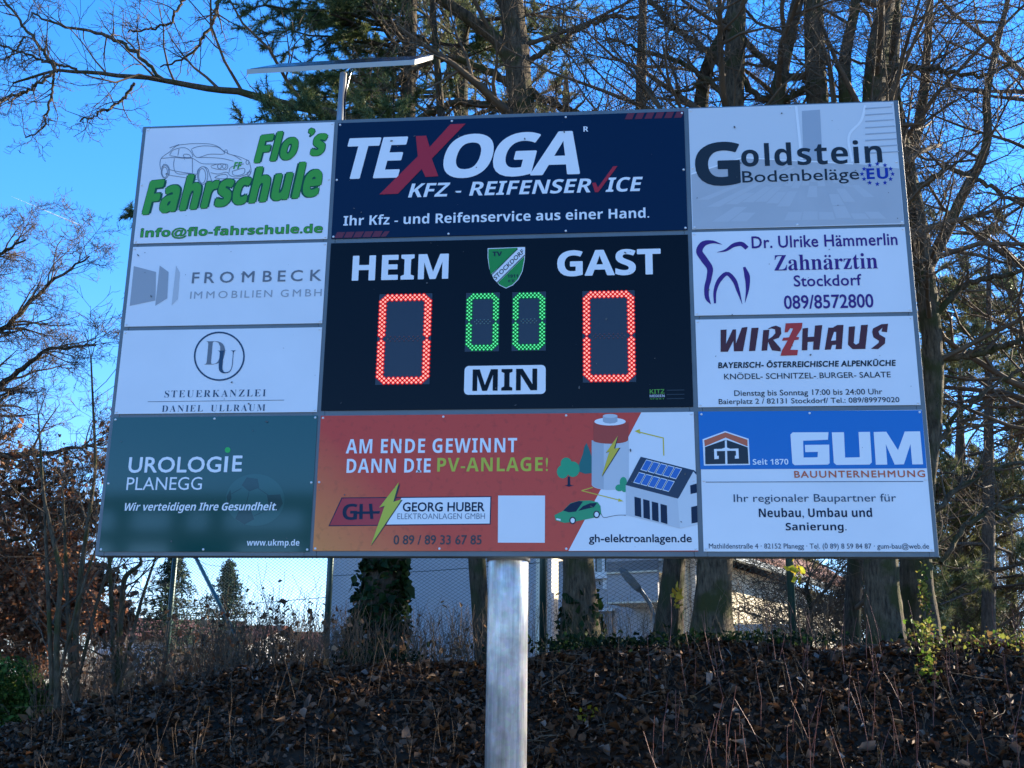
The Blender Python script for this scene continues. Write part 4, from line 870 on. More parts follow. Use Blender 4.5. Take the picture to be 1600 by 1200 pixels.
lh = mesh_obj('lamp_head', V, F, M['lamp_grey'], SL)

# ================================================================== TREES
GREEN_PINE = np.array([(.08, .13, .055), (.12, .17, .06), (.05, .095, .05), (.18, .20, .08)])
OLIVE = np.array([(.24, .25, .10), (.17, .19, .07), (.29, .28, .14), (.11, .14, .06)])
IVY = np.array([(.010, .028, .010), (.016, .04, .014), (.02, .05, .015), (.035, .06, .02)])
def seeds_on(s, z0, z1, n, g, horiz=.8, lead=None, Lr=(1.4, 2.8), rr=(.22, .45), bias=None):
    z = g.uniform(z0, z1, n); i = np.clip(np.searchsorted(s[:, 2], z), 1, len(s)-2); P = s[i, :3]
    az = g.uniform(0, 2*math.pi, n)
    if bias is not None: az = bias[0]+g.normal(0, bias[1], n)
    D = np.stack([np.cos(az)*horiz, np.sin(az)*horiz, g.uniform(.15, .8, n)], 1); D /= np.linalg.norm(D, axis=1, keepdims=True)
    return P, D, g.uniform(*Lr, n), s[i, 3]*g.uniform(*rr, n)
def monotone(s):
    s = s.copy(); s[:, 2] = np.maximum.accumulate(s[:, 2]+np.arange(len(s))*1e-6); return s
def bare_tree(name, label, Y, trunk, forks=(), limbs=(), group=None, bm='bark', tw='twig', z=(4.5, 10), n=22, ks=(6, 6, 5), seed=1, Lr=(1.4, 2.8), rmin=.0028, limbk=9, ivy=None, topL=2.2, top=4, twk=(5, 5), bias=None, flare=True):
    g = np.random.default_rng(seed); path = pxpath(trunk, Y); base = path[0]; gz = float(hgt(base[0], base[1]))
    path = [[base[0], base[1], gz-.15, base[3]*1.08]]+[q for q in path if q[2] > gz]
    e = empty(name, (base[0], base[1], gz)); tag(e, label, 'tree', group)
    o, s = solid_trunk('trunk', path, M[bm], e, g=g, flare=flare); T = Tubes(); allS = [monotone(s)]
    for f in forks:
        _, fs = solid_trunk('fork', pxpath(f, Y), M[bm], e, sides=12, n=40, g=g, flare=False); allS.append(monotone(fs))
    for s_ in allS:
        P, D, L, R = seeds_on(s_, max(z[0], s_[2, 2]), min(z[1], s_[-3, 2]), n if s_ is allS[0] else max(3, n//2), g, Lr=Lr, bias=bias)
        ramify(T, P, D, L, R, ks, g, rmin=rmin)
        P = np.repeat(s_[-1:, :3], top, 0); D = g.normal(0, .5, (top, 3)); D[:, 2] = 1; D /= np.linalg.norm(D, axis=1, keepdims=True); ramify(T, P, D, np.full(top, topL), np.full(top, s_[-1, 3]*.7), ks[:2], g, rmin=rmin)
    for lb in limbs:
        lp = smooth_path(pxpath(lb, Y), 30); lp[1:-1, :3] += g.normal(0, .012, (28, 3)); lt = Tubes(); lt.add(lp[None, :, :3], lp[None, :, 3], 8); lt.build('limb', M[bm], e)
        Ltot = np.linalg.norm(np.diff(lp[:, :3], axis=0), axis=1).sum()
        P, D, L, R = spawn(lp[None, :, :3], lp[None, :, 3], np.array([Ltot]), limbk, g, tmin=.18, ang=(30, 70), ratio=(.22, .5), rr=.5)
        ramify(T, P, D, np.maximum(L, .35), R, twk, g, rmin=rmin, wig=.22, up=.05)
    T.build('crown', M[tw], e)
    if ivy:
        z0, z1, k, sz = ivy; i = g.integers(0, len(s), k*2); i = i[(s[i, 2] > z0-.1) & (s[i, 2] < z1)][:k]; a = g.uniform(0, 2*math.pi, len(i))
        rr = s[i, 3]*(1.0+np.abs(g.normal(0, .16, len(i))))+.01
        P = s[i, :3]+np.stack([np.cos(a)*rr, np.sin(a)*rr, g.normal(0, .06, len(i))], 1)
        tag(leaves('ivy', P, sz, IVY, M['leaf'], e, g, aspect=.8), kind='stuff')
    return e, s, T
def pine_crown(e, s, g, zr, n, Lr, cols, ks=(7, 5), ln=.075, k=16, w=.0032, bm='bark_dark', rmin=.004, bias=None, droop=0.0, ends=2):
    T = Tubes(); tips = []
    P, D, L, R = seeds_on(s, zr[0], zr[1], n, g, horiz=1.0, Lr=Lr, rr=(.2, .4), bias=bias); D[:, 2] = g.uniform(-.25-droop, .35-droop, n); D /= np.linalg.norm(D, axis=1, keepdims=True)
    NP, ND = [], []
    for lv in range(len(ks)+1):
        R = np.maximum(R, rmin); pts, rad = walk(P, D, L, R, np.maximum(R*.4, rmin*.7), 6 if lv == 0 else 5, .14, .03, g); T.add(pts, rad, 5 if lv == 0 else 3)
        if lv >= len(ks)-1:
            for q in range(2 if lv == len(ks)-1 else 1, pts.shape[1]):
                d = pts[:, q]-pts[:, q-1]; d /= np.linalg.norm(d, axis=1, keepdims=True)+1e-9; NP.append(pts[:, q]); ND.append(d)
        if lv == len(ks): break
        P, D, L, R = spawn(pts, rad, L, ks[lv], g, tmin=.3, ang=(25, 60), ratio=(.3, .55))
    T.build('branches', M[bm], e)
    tag(needles('needles', np.concatenate(NP), np.concatenate(ND), cols, M['needle'], e, g, k=k, ln=ln, w=w), kind='stuff')

GRP = 'bare trees standing along the top of the bank'
# ivy covered pine, upper left of the board
g = np.random.default_rng(21)
e, s, _ = bare_tree('pine_tree', 'tall pine with ivy covered leaning trunk, its needle crown behind the solar module', 5.6,
    [(583, 1050, 82), (592, 965, 70), (604, 870, 58), (622, 600, 40), (637, 190, 24), (641, 60, 20), (645, -150, 16), (650, -420, 8)], n=0, top=0, limbs=[], z=(5, 5.1), bm='bark_dark', ivy=(1.8, 4.2, 5200, .042), seed=3)
s = monotone(s)
pine_crown(e, s, g, (5.6, 10.3), 80, (.8, 1.7), GREEN_PINE, bias=(math.pi, 1.1), ks=(8, 6), w=.0038, ln=.065, k=18)
bl = pxpath([(625, 560, 16), (500, 500, 14), (380, 430, 11), (270, 372, 8), (204, 330, 5)], 5.6); bs_ = smooth_path(bl, 26); lt = Tubes(); lt.add(bs_[None, :, :3], bs_[None, :, 3], 7); lt.build('bough', M['bark_dark'], e)
T = Tubes(); P, D, L, R = spawn(bs_[None, -9:, :3], bs_[None, -9:, 3], np.array([1.1]), 26, g, tmin=.45, ang=(15, 65), ratio=(.14, .26)); pts, rad = walk(P, D, L, R, R*.5, 6, .1, .02, g); T.add(pts, rad, 4); T.build('branches', M['bark_dark'], e)
q = pts[:, 2:].reshape(-1, 3); d = (pts[:, 2:]-pts[:, 1:-1]).reshape(-1, 3); d /= np.linalg.norm(d, axis=1, keepdims=True); tag(needles('needles', q, d, GREEN_PINE, M['needle'], e, g, k=30, ln=.075, w=.004), kind='stuff')
pine_crown(e, s, g, (5.2, 6.4), 16, (1.6, 2.3), OLIVE, bias=(math.pi, .5), droop=.05, ks=(7, 6), w=.0042)
# pine farther behind, lighter
e, s, _ = bare_tree('pine_tree', 'second pine farther back with pale olive needles showing behind the big middle trunk', 10.0,
    [(785, 1040, 30), (785, 870, 30), (745, 500, 26), (720, 190, 22), (724, 0, 18), (728, -200, 12)], n=0, top=0, bm='bark_dark', seed=4)
pine_crown(e, monotone(s), g, (6.5, 12.5), 34, (1.4, 2.6), OLIVE, ln=.10, w=.005)
e, s, _ = bare_tree('pine_tree', 'bushy pine whose low top shows just above the board, right of the big middle trunk', 13.0,
    [(908, 1040, 26), (905, 870, 24), (892, 500, 22), (884, 190, 14), (885, 110, 5)], n=0, top=0, bm='bark_dark', seed=5)
pine_crown(e, monotone(s), g, (6.2, 9.5), 24, (1.2, 2.1), OLIVE, ln=.11, w=.006)
bare_tree('bare_tree', 'thin bare tree half hidden by the steel pole', 5.2, [(758, 1045, 26), (750, 950, 25), (745, 870, 27), (728, 600, 22), (708, 400, 18), (688, 160, 12), (678, 40, 9), (672, -120, 6)], group=GRP, n=18, ks=(6, 5, 4), seed=31, bm='bark_dark', Lr=(1., 2.))
bare_tree('bare_tree', 'big bare tree whose thick mossy trunk rises behind the board right of the solar module', 5.5,
    [(908, 1030, 62), (908, 950, 54), (905, 870, 44), (880, 600, 44), (835, 300, 42), (815, 170, 40), (806, 60, 40), (798, 0, 38), (790, -200, 28), (780, -400, 16)], group=GRP, seed=32, n=12, ks=(6, 5, 5), ivy=(1.7, 2.6, 900, .04),
    forks=[[(812, 120, 22), (775, 60, 20), (720, 20, 19), (660, -20, 16), (600, -80, 12)]],
    limbs=[[(818, 175, 12), (770, 165, 12), (720, 158, 12), (680, 170, 11), (640, 200, 9)], [(800, 130, 13), (740, 100, 12), (690, 90, 10), (640, 110, 8), (600, 140, 5)], [(822, 140, 11), (880, 170, 10), (930, 185, 9)],
           [(825, 100, 10), (880, 60, 9), (940, 30, 7), (1000, 25, 5)], [(810, 60, 9), (770, -20, 8), (740, -90, 5)], [(700, 240, 24), (560, 190, 17), (480, 170, 14), (420, 155, 12), (330, 138, 10), (250, 125, 8), (150, 112, 6), (80, 108, 5), (20, 130, 3)],
           [(255, 124, 6), (205, 75, 6), (160, 52, 5), (100, 42, 4), (50, 20, 3)], [(210, 130, 5), (190, 158, 4), (160, 175, 4), (125, 190, 2.5)], [(90, 112, 6), (60, 70, 5), (30, 30, 4), (-10, -20, 3)], [(85, 115, 4), (78, 160, 4), (68, 200, 3), (40, 215, 2)],
           [(85, 112, 5), (40, 145, 5), (-10, 158, 4)], [(350, -20, 7), (330, 40, 5), (300, 85, 4), (250, 105, 2.5)], [(290, -10, 5), (265, 40, 4), (200, 50, 2.5)], [(120, 108, 4), (70, 95, 4), (0, 70, 3)], [(40, 60, 3), (15, 90, 3), (-20, 100, 2)]], limbk=12, twk=(4, 3))
bare_tree('bare_tree', 'slim dark bare trunk with hanging yellow leaves left of the broadest trunk', 5.15, [(1040, 1025, 44), (1047, 950, 38), (1055, 870, 32), (1075, 500, 28), (1094, 160, 22), (1102, 100, 20), (1140, 40, 16), (1155, -60, 12), (1170, -200, 6)], group=GRP, seed=33, n=12, ivy=(1.7, 2.3, 900, .04), bm='bark_dark')
bare_tree('bare_tree', 'broad mossy trunk in front of the cream house, forking above the board', 5.0,
    [(1108, 1025, 66), (1113, 940, 54), (1117, 870, 52), (1135, 500, 42), (1147, 160, 33), (1150, 60, 31), (1152, 0, 28), (1150, -250, 18)], forks=[[(1122, 720, 34), (1170, 450, 30), (1212, 160, 25), (1232, 60, 20), (1262, -60, 16), (1280, -200, 8)]], group=GRP, seed=34, n=13, ivy=(1.7, 2.3, 700, .04),
    limbs=[[(1145, 110, 12), (1090, 70, 11), (1050, 40, 9), (1010, -10, 8)], [(1140, 150, 9), (1060, 95, 8), (1000, 80, 6), (950, 60, 4)], [(1215, 150, 14), (1190, 160, 9), (1150, 115, 8), (1100, 130, 6), (1040, 150, 4)]], limbk=11)
bare_tree('bare_tree', 'double trunked bare tree at the right below the board corner', 5.0,
    [(1388, 1035, 56), (1383, 950, 52), (1377, 870, 50), (1370, 500, 44), (1364, 160, 38), (1372, 60, 32), (1390, -20, 24), (1420, -250, 10)], forks=[[(1376, 800, 40), (1330, 500, 36), (1275, 160, 34), (1272, 60, 32), (1268, -60, 26), (1262, -250, 12)], [(1370, 560, 26), (1345, 350, 24), (1320, 150, 22), (1318, 90, 18), (1340, 0, 14), (1330, -120, 8)]], group=GRP, seed=35, n=15,
    limbs=[[(1270, 130, 13), (1215, 110, 12), (1160, 60, 10), (1120, 20, 8), (1080, -30, 6)], [(1360, 130, 12), (1410, 100, 10), (1470, 110, 8), (1540, 120, 6), (1600, 90, 4)], [(1280, 120, 12), (1240, 150, 10), (1180, 175, 8)]], limbk=11)
bare_tree('bare_tree', 'leaning bare tree with sunlit yellowish bark right of the board', 5.35,
    [(1446, 1035, 54), (1438, 950, 48), (1428, 870, 46), (1440, 780, 36), (1459, 660, 27), (1460, 560, 30), (1449, 460, 32), (1434, 350, 30), (1415, 250, 24), (1395, 140, 18), (1400, 0, 14), (1410, -150, 8)], group=GRP, seed=36, n=14, bm='bark',
    forks=[[(1448, 420, 20), (1480, 360, 18), (1500, 310, 16), (1530, 260, 15), (1545, 220, 13), (1540, 150, 12), (1560, 60, 9), (1590, -60, 6)]],
    limbs=[[(1440, 400, 12), (1405, 330, 10), (1395, 290, 8), (1420, 220, 6)], [(1456, 500, 11), (1510, 440, 9), (1560, 430, 8), (1620, 420, 6)], [(1458, 560, 12), (1520, 555, 10), (1570, 540, 9), (1640, 520, 7)], [(1462, 700, 9), (1500, 640, 7), (1560, 600, 6), (1620, 560, 4)],
           [(1440, 820, 10), (1500, 760, 8), (1560, 730, 7), (1640, 720, 5)], [(1470, 880, 8), (1520, 810, 8), (1560, 790, 7), (1640, 800, 5)], [(1430, 300, 10), (1480, 260, 9), (1540, 290, 7), (1620, 330, 5)]], limbk=8, twk=(4, 4))
bare_tree('bare_tree', 'dense bare tree crown reaching in from the right edge', 6.5,
    [(1760, 1040, 50), (1750, 870, 46), (1735, 500, 38), (1710, 200, 30), (1690, 0, 22), (1680, -250, 8)], seed=37, n=19, z=(3.6, 10), ks=(7, 6, 5), Lr=(1.8, 3.2), bias=(math.pi, 1.1), bm='bark_dark')
bare_tree('bare_tree', 'spindly bare tree farther back above the middle of the board', 8.5, [(1112, 1040, 26), (1115, 870, 24), (1050, 500, 24), (1000, 180, 18), (1003, 60, 14), (1008, -150, 7)], seed=38, n=13, z=(5.5, 12), rmin=.0034, tw='twig', Lr=(1.6, 3.0), bm='bark_dark')
bare_tree('bare_tree', 'bare tree farther back whose twigs fill the gap above the flooring panel', 9.0, [(1330, 1040, 26), (1333, 940, 24), (1338, 870, 24), (1350, 500, 22), (1440, 180, 16), (1450, 60, 12), (1460, -150, 7)], seed=39, n=16, z=(2.6, 12), rmin=.0034, Lr=(1.6, 3.0), bm='bark_dark')
# far pines and bare trees on the right
for i, (px, Y, top_, lab) in enumerate([(1545, 12, 380, 'hazy olive pine rising right of the leaning tree'), (1630, 14, 330, 'hazy olive pine cut by the right edge'), (1500, 15, 560, 'lower olive pine close to the board corner')]):
    gg = np.random.default_rng(50+i)
    e, s, _ = bare_tree('pine_tree', lab, Y, [(px, 1030, 22), (px, 870, 20), (px, 700, 15), (px, top_+60, 7), (px, top_, 3)], n=0, top=0, bm='bark_far', seed=60+i)
    s = monotone(s); pine_crown(e, s, gg, (s[6, 2]+1.3, s[-2, 2]), 42, (1.2, 2.6), OLIVE, ln=.13, w=.007, k=13, bm='bark_far', rmin=.006, droop=.1)
gg = np.random.default_rng(77)
for i, (px, Y, top_, lab) in enumerate([(1500, 14, 640, 'thin grey bare tree beyond the bank close to the board'), (1580, 16, 600, 'thin grey bare tree beyond the bank near the right edge'), (1330, 15, 880, 'low bushy bare tree in front of the cream house wall'), (1262, 12.5, 900, 'spreading bare shrub beside the right fence post')]):
    bare_tree('bare_tree', lab, Y, [(px, 1030, 12), (px+4, 940, 10), (px-3, (top_+940)/2, 7), (px+3, top_, 3)], seed=80+i, n=34, z=(1.2, 9), ks=(6, 5, 4), rmin=.0045, Lr=(1.2, 2.2) if i < 2 else (.9, 1.9), tw='twig_far' if i < 2 else 'twig', bm='bark_far' if i < 2 else 'bark_dark', flare=False)
# oak with brown leaves on the left
def oak(label, Y, trunk, limbs, seed, nl, rmin, leafz, sz, n=10, z=(2.2, 4.6)):
    g = np.random.default_rng(seed); base = pxpath(trunk, Y)[0]; gz = float(hgt(base[0], base[1])); e = empty('oak_tree', (base[0], base[1], gz)); tag(e, label, 'tree')
    o, s = solid_trunk('trunk', [[base[0], base[1], gz-.2, base[3]]]+pxpath(trunk, Y)[1:], M['bark_dark'], e, g=g); T = Tubes(); tips = []
    P, D, L, R = seeds_on(monotone(s), z[0], z[1], n, g, Lr=(1., 2.), bias=(0, 1.2)); ramify(T, P, D, L, R, (6, 5, 4), g, rmin=rmin, tips=tips)
    for lb in limbs:
        lp = smooth_path(pxpath(lb, Y), 30); lp[1:-1, :3] += g.normal(0, .015, (28, 3)); lt = Tubes(); lt.add(lp[None, :, :3], lp[None, :, 3], 7); lt.build('limb', M['bark_dark'], e)
        Lt = np.linalg.norm(np.diff(lp[:, :3], axis=0), axis=1).sum(); P, D, L, R = spawn(lp[None, :, :3], lp[None, :, 3], np.array([Lt]), 24, g, tmin=.1, ang=(25, 60), ratio=(.18, .42), rr=.5); D[:, 1] *= .6
        ramify(T, P, D, L, R, (7, 6, 3), g, rmin=rmin*.85, wig=.2, up=.03, tips=tips)
    T.build('crown', M['twig'], e)
    tp = np.concatenate(tips); w = np.clip((leafz[1]-tp[:, 2])/(leafz[1]-leafz[0]), .0, 1); tp = tp[g.uniform(size=len(tp)) < w]; tp = tp[g.integers(0, len(tp), nl)]+g.normal(0, .035, (nl, 3))
    tag(leaves('leaves', tp, sz, np.array([(.22, .085, .04), (.30, .13, .06), (.16, .06, .03), (.34, .18, .10)]), M['leaf'], e, g), kind='stuff')
oak('oak with withered brown leaves reaching in from the left edge', 8.5, [(-190, 1080, 60), (-180, 900, 55), (-170, 650, 45), (-160, 520, 28), (-150, 430, 10)],
    [[(-170, 760, 22), (-80, 735, 17), (0, 712, 12), (70, 708, 8), (160, 692, 3)], [(-170, 700, 20), (-60, 640, 14), (20, 590, 9), (70, 545, 6), (150, 540, 3)], [(-165, 620, 18), (-70, 560, 12), (20, 500, 8), (80, 440, 5), (140, 400, 2.5)], [(-170, 820, 18), (-80, 830, 12), (20, 850, 8), (110, 800, 4), (160, 790, 2)],
     [(-160, 520, 14), (-90, 450, 10), (-10, 400, 6), (40, 375, 3)], [(-170, 880, 16), (-60, 900, 12), (40, 930, 7), (140, 925, 3)], [(-170, 780, 16), (-60, 775, 12), (20, 770, 7), (120, 745, 3)], [(-170, 930, 14), (-60, 970, 9), (30, 985, 6), (110, 975, 3)]], 91, 10500, .003, (2.8, 5.2), .034)
oak('copper brown oak farther back low on the left', 16, [(60, 1080, 24), (62, 980, 22), (70, 900, 16), (80, 840, 6)],
    [[(64, 960, 8), (110, 920, 6), (150, 900, 3)], [(66, 950, 8), (20, 900, 6), (-20, 870, 3)], [(68, 930, 7), (90, 860, 5), (110, 800, 3)], [(64, 1000, 7), (130, 975, 5), (190, 960, 2.5)]], 92, 6500, .005, (1.5, 6), .06, n=14, z=(1.5, 5))
# saplings and spruces
for i, (px, px2, tp_, lab) in enumerate([(82, 60, 650, 'slender leafless sapling with two stems near the green bush'), (112, 142, 560, 'tall thin sapling left of the board corner'), (180, 215, 860, 'small sapling stems leaning under the board corner')]):
    Y = 4.6+i*.4
    bare_tree('sapling', lab, Y, [(px+8, 1100, 11), (px+6, 1000, 9), (px+14, 900, 8), (px2+8, (tp_+900)/2, 5), (px2, tp_, 2.5)], seed=100+i, n=9, z=(1.8, 6), ks=(4, 3), Lr=(.5, 1.1), forks=[[(px, 1085, 8), (px-8, 900, 6), (px-14, 760, 3)], [(px+10, 1060, 6), (px+40, 940, 5), (px+70, 850, 2.5)]], top=2, topL=.4, flare=False, rmin=.0026)
def spruce(label, px, Y, topy, wid, seed):
    g = np.random.default_rng(seed); P0 = at(px, 1030, Y); zt = at(px, topy, Y)[2]; gz = float(hgt(P0[0], Y)); e = empty('spruce_tree', (P0[0], Y, gz)); tag(e, label, 'tree')
    cyl('trunk', (P0[0], Y, gz-.2), (P0[0], Y, zt-.3), .12, M['bark_dark'], e, 8)
    n = 330; t = g.uniform(0, 1, n)**.8; z = gz+1+(zt-gz-1)*t; a = g.uniform(0, 6.28, n); r = wid*(1-t)*g.uniform(.45, 1.2, n)+.12
    P = np.stack([np.full(n, P0[0]), np.full(n, Y), z], 1); D = np.stack([np.cos(a), np.sin(a), g.uniform(-.25, .15, n)], 1); D /= np.linalg.norm(D, axis=1, keepdims=True)
    T = Tubes(); pts, rad = walk(P, D, r, np.full(n, .02), np.full(n, .006), 6, .05, .02, g); T.add(pts, rad, 3); T.build('branches', M['bark_dark'], e)
    idx = g.integers(0, n, 6500); f = g.uniform(.15, 1, 6500)*5; i0 = np.minimum(f.astype(int), 4); q = pts[idx, i0]*(1-(f-i0))[:, None]+pts[idx, i0+1]*(f-i0)[:, None]
    q = q+g.normal(0, .07, q.shape)*np.array([1, 1, .8]); q[:, 2] -= g.uniform(0, .16, len(q))
    tag(leaves('needles', q, .065, np.array([(.03, .06, .035), (.05, .085, .05), (.07, .10, .06)]), M['needle'], e, g, aspect=.3, curl=.2), kind='stuff')
spruce('taller dark spruce behind the fence end post', 258, 34, 855, 3.0, 5); spruce('smaller spruce right of the fence end post', 347, 38, 876, 2.8, 6)
spruce('dark spruce low behind the bank at the right edge', 1530, 17, 890, 2.0, 8); spruce('dark low spruce right of the double trunk', 1478, 16, 930, 1.6, 9)

# ================================================================== GROUND COVER
def surf(P, dz=0): P[:, 2] = hgt(P[:, 0], P[:, 1])+dz; return P
g = np.random.default_rng(5); n = 64000
P = np.stack([g.uniform(-5.5, 6.5, n), g.uniform(1.6, 6.6, n), np.zeros(n)], 1); surf(P); P[:, 2] += g.uniform(.0, .045, n)
LIT = np.array([(.13, .085, .055), (.095, .06, .04), (.18, .13, .095), (.07, .045, .032), (.24, .19, .155), (.16, .085, .04), (.12, .10, .085)])
tag(leaves('fallen_leaves', P, .0225, LIT*np.array([.58, .46, .38]), M['litter'], None, g, flat=1.0, curl=.7, rag=.3), 'layer of withered brown leaves covering the bank', 'fallen leaves', kind='stuff')
n = 900; P = np.stack([g.uniform(-5, 6.5, n), g.uniform(1.8, 5.2, n), np.zeros(n)], 1); surf(P, .045)
tag(leaves('pale_leaves', P, .027, np.array([(.34, .30, .27), (.28, .22, .17), (.40, .36, .33), (.30, .16, .06)])*np.array([.48, .44, .42]), M['litter'], None, g, flat=.5, curl=.8, rag=.3), 'scattered pale curled leaves lying on the dark bank', 'fallen leaves', kind='stuff')
# fallen twigs
n = 420; P = np.stack([g.uniform(-5, 6.3, n), g.uniform(1.8, 5.0, n), np.zeros(n)], 1); surf(P, .05); D = g.normal(size=(n, 3)); D[:, 2] = g.normal(0, .12, n)+D[:, 1]*.4; D /= np.linalg.norm(D, axis=1, keepdims=True)
T = Tubes(); pts, rad = walk(P, D, g.uniform(.08, .5, n), g.uniform(.002, .006, n), np.full(n, .0015), 5, .15, 0, g); T.add(pts, rad, 4); tag(T.build('fallen_twigs', M['twig']), 'thin dead twigs lying among the leaves on the bank', 'fallen twigs', kind='stuff')
def stems(name, label, cat, n, px, Yr, hr, mat, seed, r=.0022, lean=.18, seg=5, kids=2, leaf=None, dens=None):
    g = np.random.default_rng(seed); pxs = g.uniform(px[0], px[1], n); Ys = g.uniform(Yr[0], Yr[1], n)
    if dens is not None: pxs = pxs[g.uniform(size=n) < dens(pxs)]; n = len(pxs); Ys = Ys[:n]
    P = np.array([at(a, 1040, b) for a, b in zip(pxs, Ys)]); surf(P, -.03)
    D = g.normal(0, lean, (n, 3)); D[:, 2] = 1; D /= np.linalg.norm(D, axis=1, keepdims=True); T = Tubes(); L = g.uniform(hr[0], hr[1], n)**1.0
    pts, rad = walk(P, D, L, np.full(n, r), np.full(n, r*.55), seg, .07, .02, g); T.add(pts, rad, 3)
    if kids:
        P2, D2, L2, R2 = spawn(pts, rad, L, kids, g, tmin=.3, ang=(15, 40), ratio=(.3, .6), rr=.8); p2, r2 = walk(P2, D2, L2, np.maximum(R2, r*.6), np.full(len(P2), r*.5), 4, .08, .05, g); T.add(p2, r2, 3)
    o = T.build(name, mat); tag(o, label, cat, kind='stuff')
    if leaf:
        k, sz, cols = leaf; q = pts.reshape(-1, 3)[g.integers(0, n*seg, k)]+g.normal(0, .04, (k, 3)); tag(leaves('stem_leaves', q, sz, cols, M['leaf'], o, g), kind='stuff')
stems('undergrowth', 'thicket of thin leafless stems along the top of the bank', 'undergrowth', 1000, (330, 770), (4.3, 6.6), (.15, .62), M['twig'], 201, r=.0026, leaf=(1300, .02, BRN), kids=3)
stems('undergrowth', 'tangle of brown sunlit stems under the left board corner', 'undergrowth', 900, (60, 480), (4.4, 8.5), (.2, .9), M['twig_pale'], 202, r=.003, kids=4, leaf=(2200, .03, BRN))
stems('undergrowth', 'sparse dark stems between the middle trunks', 'undergrowth', 260, (800, 1300), (4.3, 5.6), (.12, .6), M['twig'], 203, r=.0024, kids=3)
stems('dry_stems', 'upright reddish dry stems on the right of the bank', 'dry stems', 95, (1010, 1590), (2.3, 4.3), (.22, .55), simple('red_stem_bark', (.17, .055, .04), .5), 204, r=.0034, lean=.16, kids=0)
stems('dry_grass', 'thin pale dry grass stalks on the left of the bank', 'dry grass', 170, (60, 740), (2.0, 4.3), (.15, .5), M['twig_pale'], 205, r=.0017, lean=.2, kids=1)
stems('dry_grass', 'short dark stalks scattered over the right of the bank', 'dry grass', 240, (820, 1600), (2.0, 4.3), (.1, .4), M['twig'], 206, r=.0018, lean=.25, kids=1)
def clump(name, label, cat, boxes, k, sz, cols, seed, mat='leaf', kind='stuff'):
    g = np.random.default_rng(seed); P = []
    for (px, py, rx, ry, Y, ry_d), w in boxes:
        m_ = int(k*w); a = g.normal(0, 1, (m_, 3)); c = at(px, py, Y); P.append(c+a*np.array([wpx(rx, c)/1.8, ry_d, wpx(ry, c)/1.8]))
    P = np.concatenate(P); gz = hgt(P[:, 0], P[:, 1]); P = P[P[:, 2] > gz-.02]
    return tag(leaves(name, P, sz, cols, M[mat], None, g), label, cat, kind=kind)
YEL = np.array([(.50, .42, .03), (.60, .46, .04), (.38, .40, .04)]); LG = np.array([(.10, .17, .02), (.20, .22, .04), (.08, .10, .025), (.30, .27, .06), (.16, .10, .04)])
clump('bramble_leaves', 'sunlit yellow green bramble leaves at the foot of the leaning tree', 'bramble', [((1480, 1015, 60, 22, 4.4, .25), .34), ((1570, 1018, 60, 26, 4.4, .3), .36), ((1450, 1060, 14, 60, 3.7, .1), .15), ((1445, 1000, 22, 30, 4.3, .1), .15)], 1700, .016, LG, 301)
clump('creeper_leaves', 'small yellow green leaves climbing the leaning tree trunk', 'creeper', [((1445, 930, 8, 36, 4.9, .05), 1)], 150, .018, LG, 302)
clump('dark_ground_ivy', 'dark ivy spreading over the crest between the trunks', 'ivy', [((950, 1008, 130, 10, 4.6, .3), .4), ((1150, 1000, 140, 10, 4.6, .3), .4), ((600, 1030, 60, 18, 4.8, .2), .2)], 2600, .019, IVY*.6, 303)
clump('yellow_leaves', 'cluster of bright yellow leaves in front of the right fence post', 'yellow leaves', [((1243, 893, 9, 13, 4.95, .05), 1)], 15, .036, YEL, 304)
clump('yellow_leaves', 'cluster of orange yellow leaves hanging on the slim dark trunk', 'yellow leaves', [((1058, 935, 7, 17, 4.85, .05), 1)], 16, .03, YEL*np.array([1, .75, 1]), 305)
clump('yellow_leaves', 'small patch of yellow green leaves low on the bank right of the pole', 'yellow leaves', [((915, 1120, 16, 14, 3.2, .08), 1)], 18, .022, YEL*.4, 306)
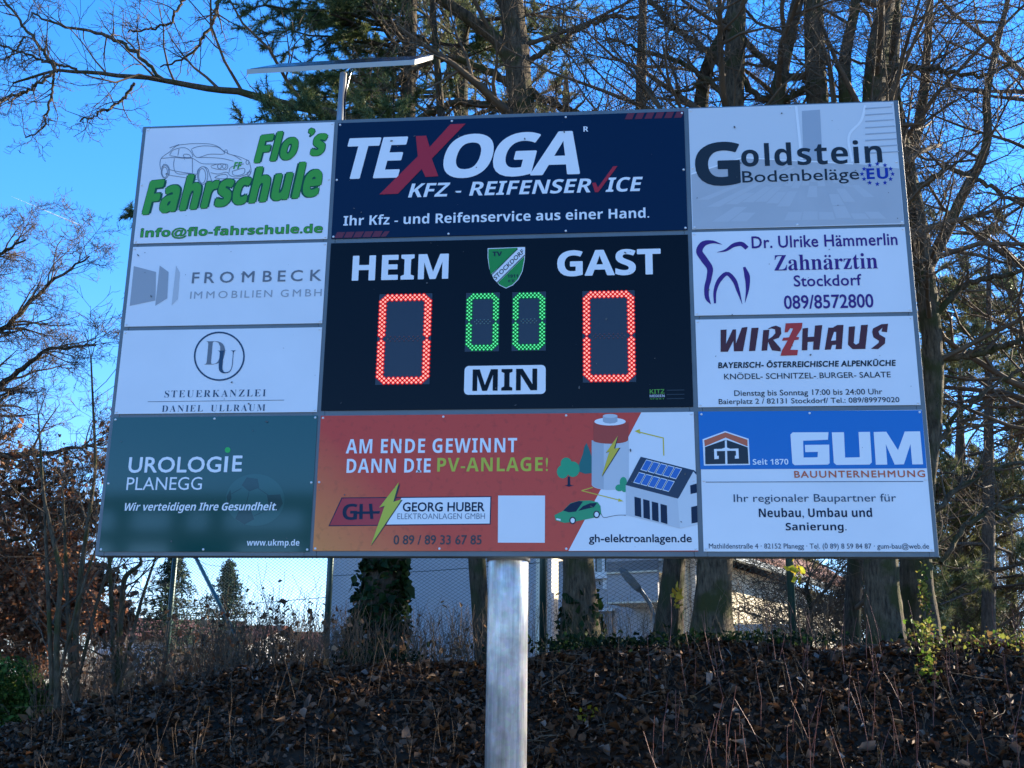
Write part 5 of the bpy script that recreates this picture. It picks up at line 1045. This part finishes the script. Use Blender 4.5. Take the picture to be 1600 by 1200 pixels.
# green bush at the left edge
bu = empty('green_bush', (at(-10, 1080, 5.4)[0], 5.4, 1.2)); tag(bu, 'dense green leafy bush at the left edge', 'bush')
g = np.random.default_rng(310); P = []
for px, py, r in ((-30, 1085, 58), (20, 1070, 40), (52, 1095, 30), (-20, 1130, 60), (30, 1125, 34), (-60, 1060, 60)):
    a = g.normal(size=(2300, 3)); a /= np.linalg.norm(a, axis=1, keepdims=True); c = at(px, py, 5.4); rr = wpx(r, c)*g.uniform(.55, 1.08, (2300, 1)); P.append(c+a*rr)
P = np.concatenate(P); tag(leaves('foliage', P, .017, np.array([(.05, .11, .02), (.08, .15, .03), (.03, .07, .015), (.12, .17, .04)]), M['leaf'], bu, g), kind='stuff')
T = Tubes(); c = at(-10, 1090, 5.4); D = g.normal(0, .6, (14, 3)); D[:, 2] = 1; D /= np.linalg.norm(D, axis=1, keepdims=True); ramify(T, np.repeat(c[None]-np.array([[0, 0, .5]]), 14, 0), D, np.full(14, .6), np.full(14, .012), (4, 3), g); T.build('stem', M['twig'], bu)
# ---------------- far wood line that reads as one mass
def thicket(label, px, Yr, h, n, seed, mat):
    g = np.random.default_rng(seed); P = np.array([at(a, 1020, b) for a, b in zip(g.uniform(*px, n), g.uniform(*Yr, n))]); surf(P)
    D = g.normal(0, .25, (n, 3)); D[:, 2] = 1; D /= np.linalg.norm(D, axis=1, keepdims=True); T = Tubes(); ramify(T, P, D, g.uniform(h[0], h[1], n), np.full(n, .03), (6, 5, 3), g, rmin=.008, wig=.1, up=.06, ang=(15, 45), ratio=(.4, .7))
    tag(T.build('distant_thicket', M[mat]), label, 'thicket', kind='stuff')
thicket('hazy leafless thicket behind the fence on the left', (90, 520), (24, 40), (1.2, 2.4), 110, 401, 'twig_far')
thicket('hazy leafless wood filling the view at the right edge', (1500, 1700), (30, 50), (4, 8), 60, 402, 'twig_far')
thicket('leafless wood low at the left edge', (-200, 150), (26, 50), (3.5, 7), 80, 403, 'twig_far')
# ---------------- contrail
a, b = ray(18, 307), ray(125, 352); A = CAM+a*2600; B = CAM+b*2600
s = np.array([[*(A+(B-A)*t), (.35+2.6*t*(1-.15*t))*.55] for t in np.linspace(0, 1, 12)]); T = Tubes(); T.add(s[None, :, :3], s[None, :, 3], 6)
mt, t_, b_ = mat_new('ice_trail'); b_.inputs['Base Color'].default_value = (.9, .9, .9, 1); b_.inputs['Alpha'].default_value = .8; b_.inputs['Roughness'].default_value = 1
tag(T.build('contrail', mt), 'short white aircraft trail in the blue sky left of the board', 'contrail')
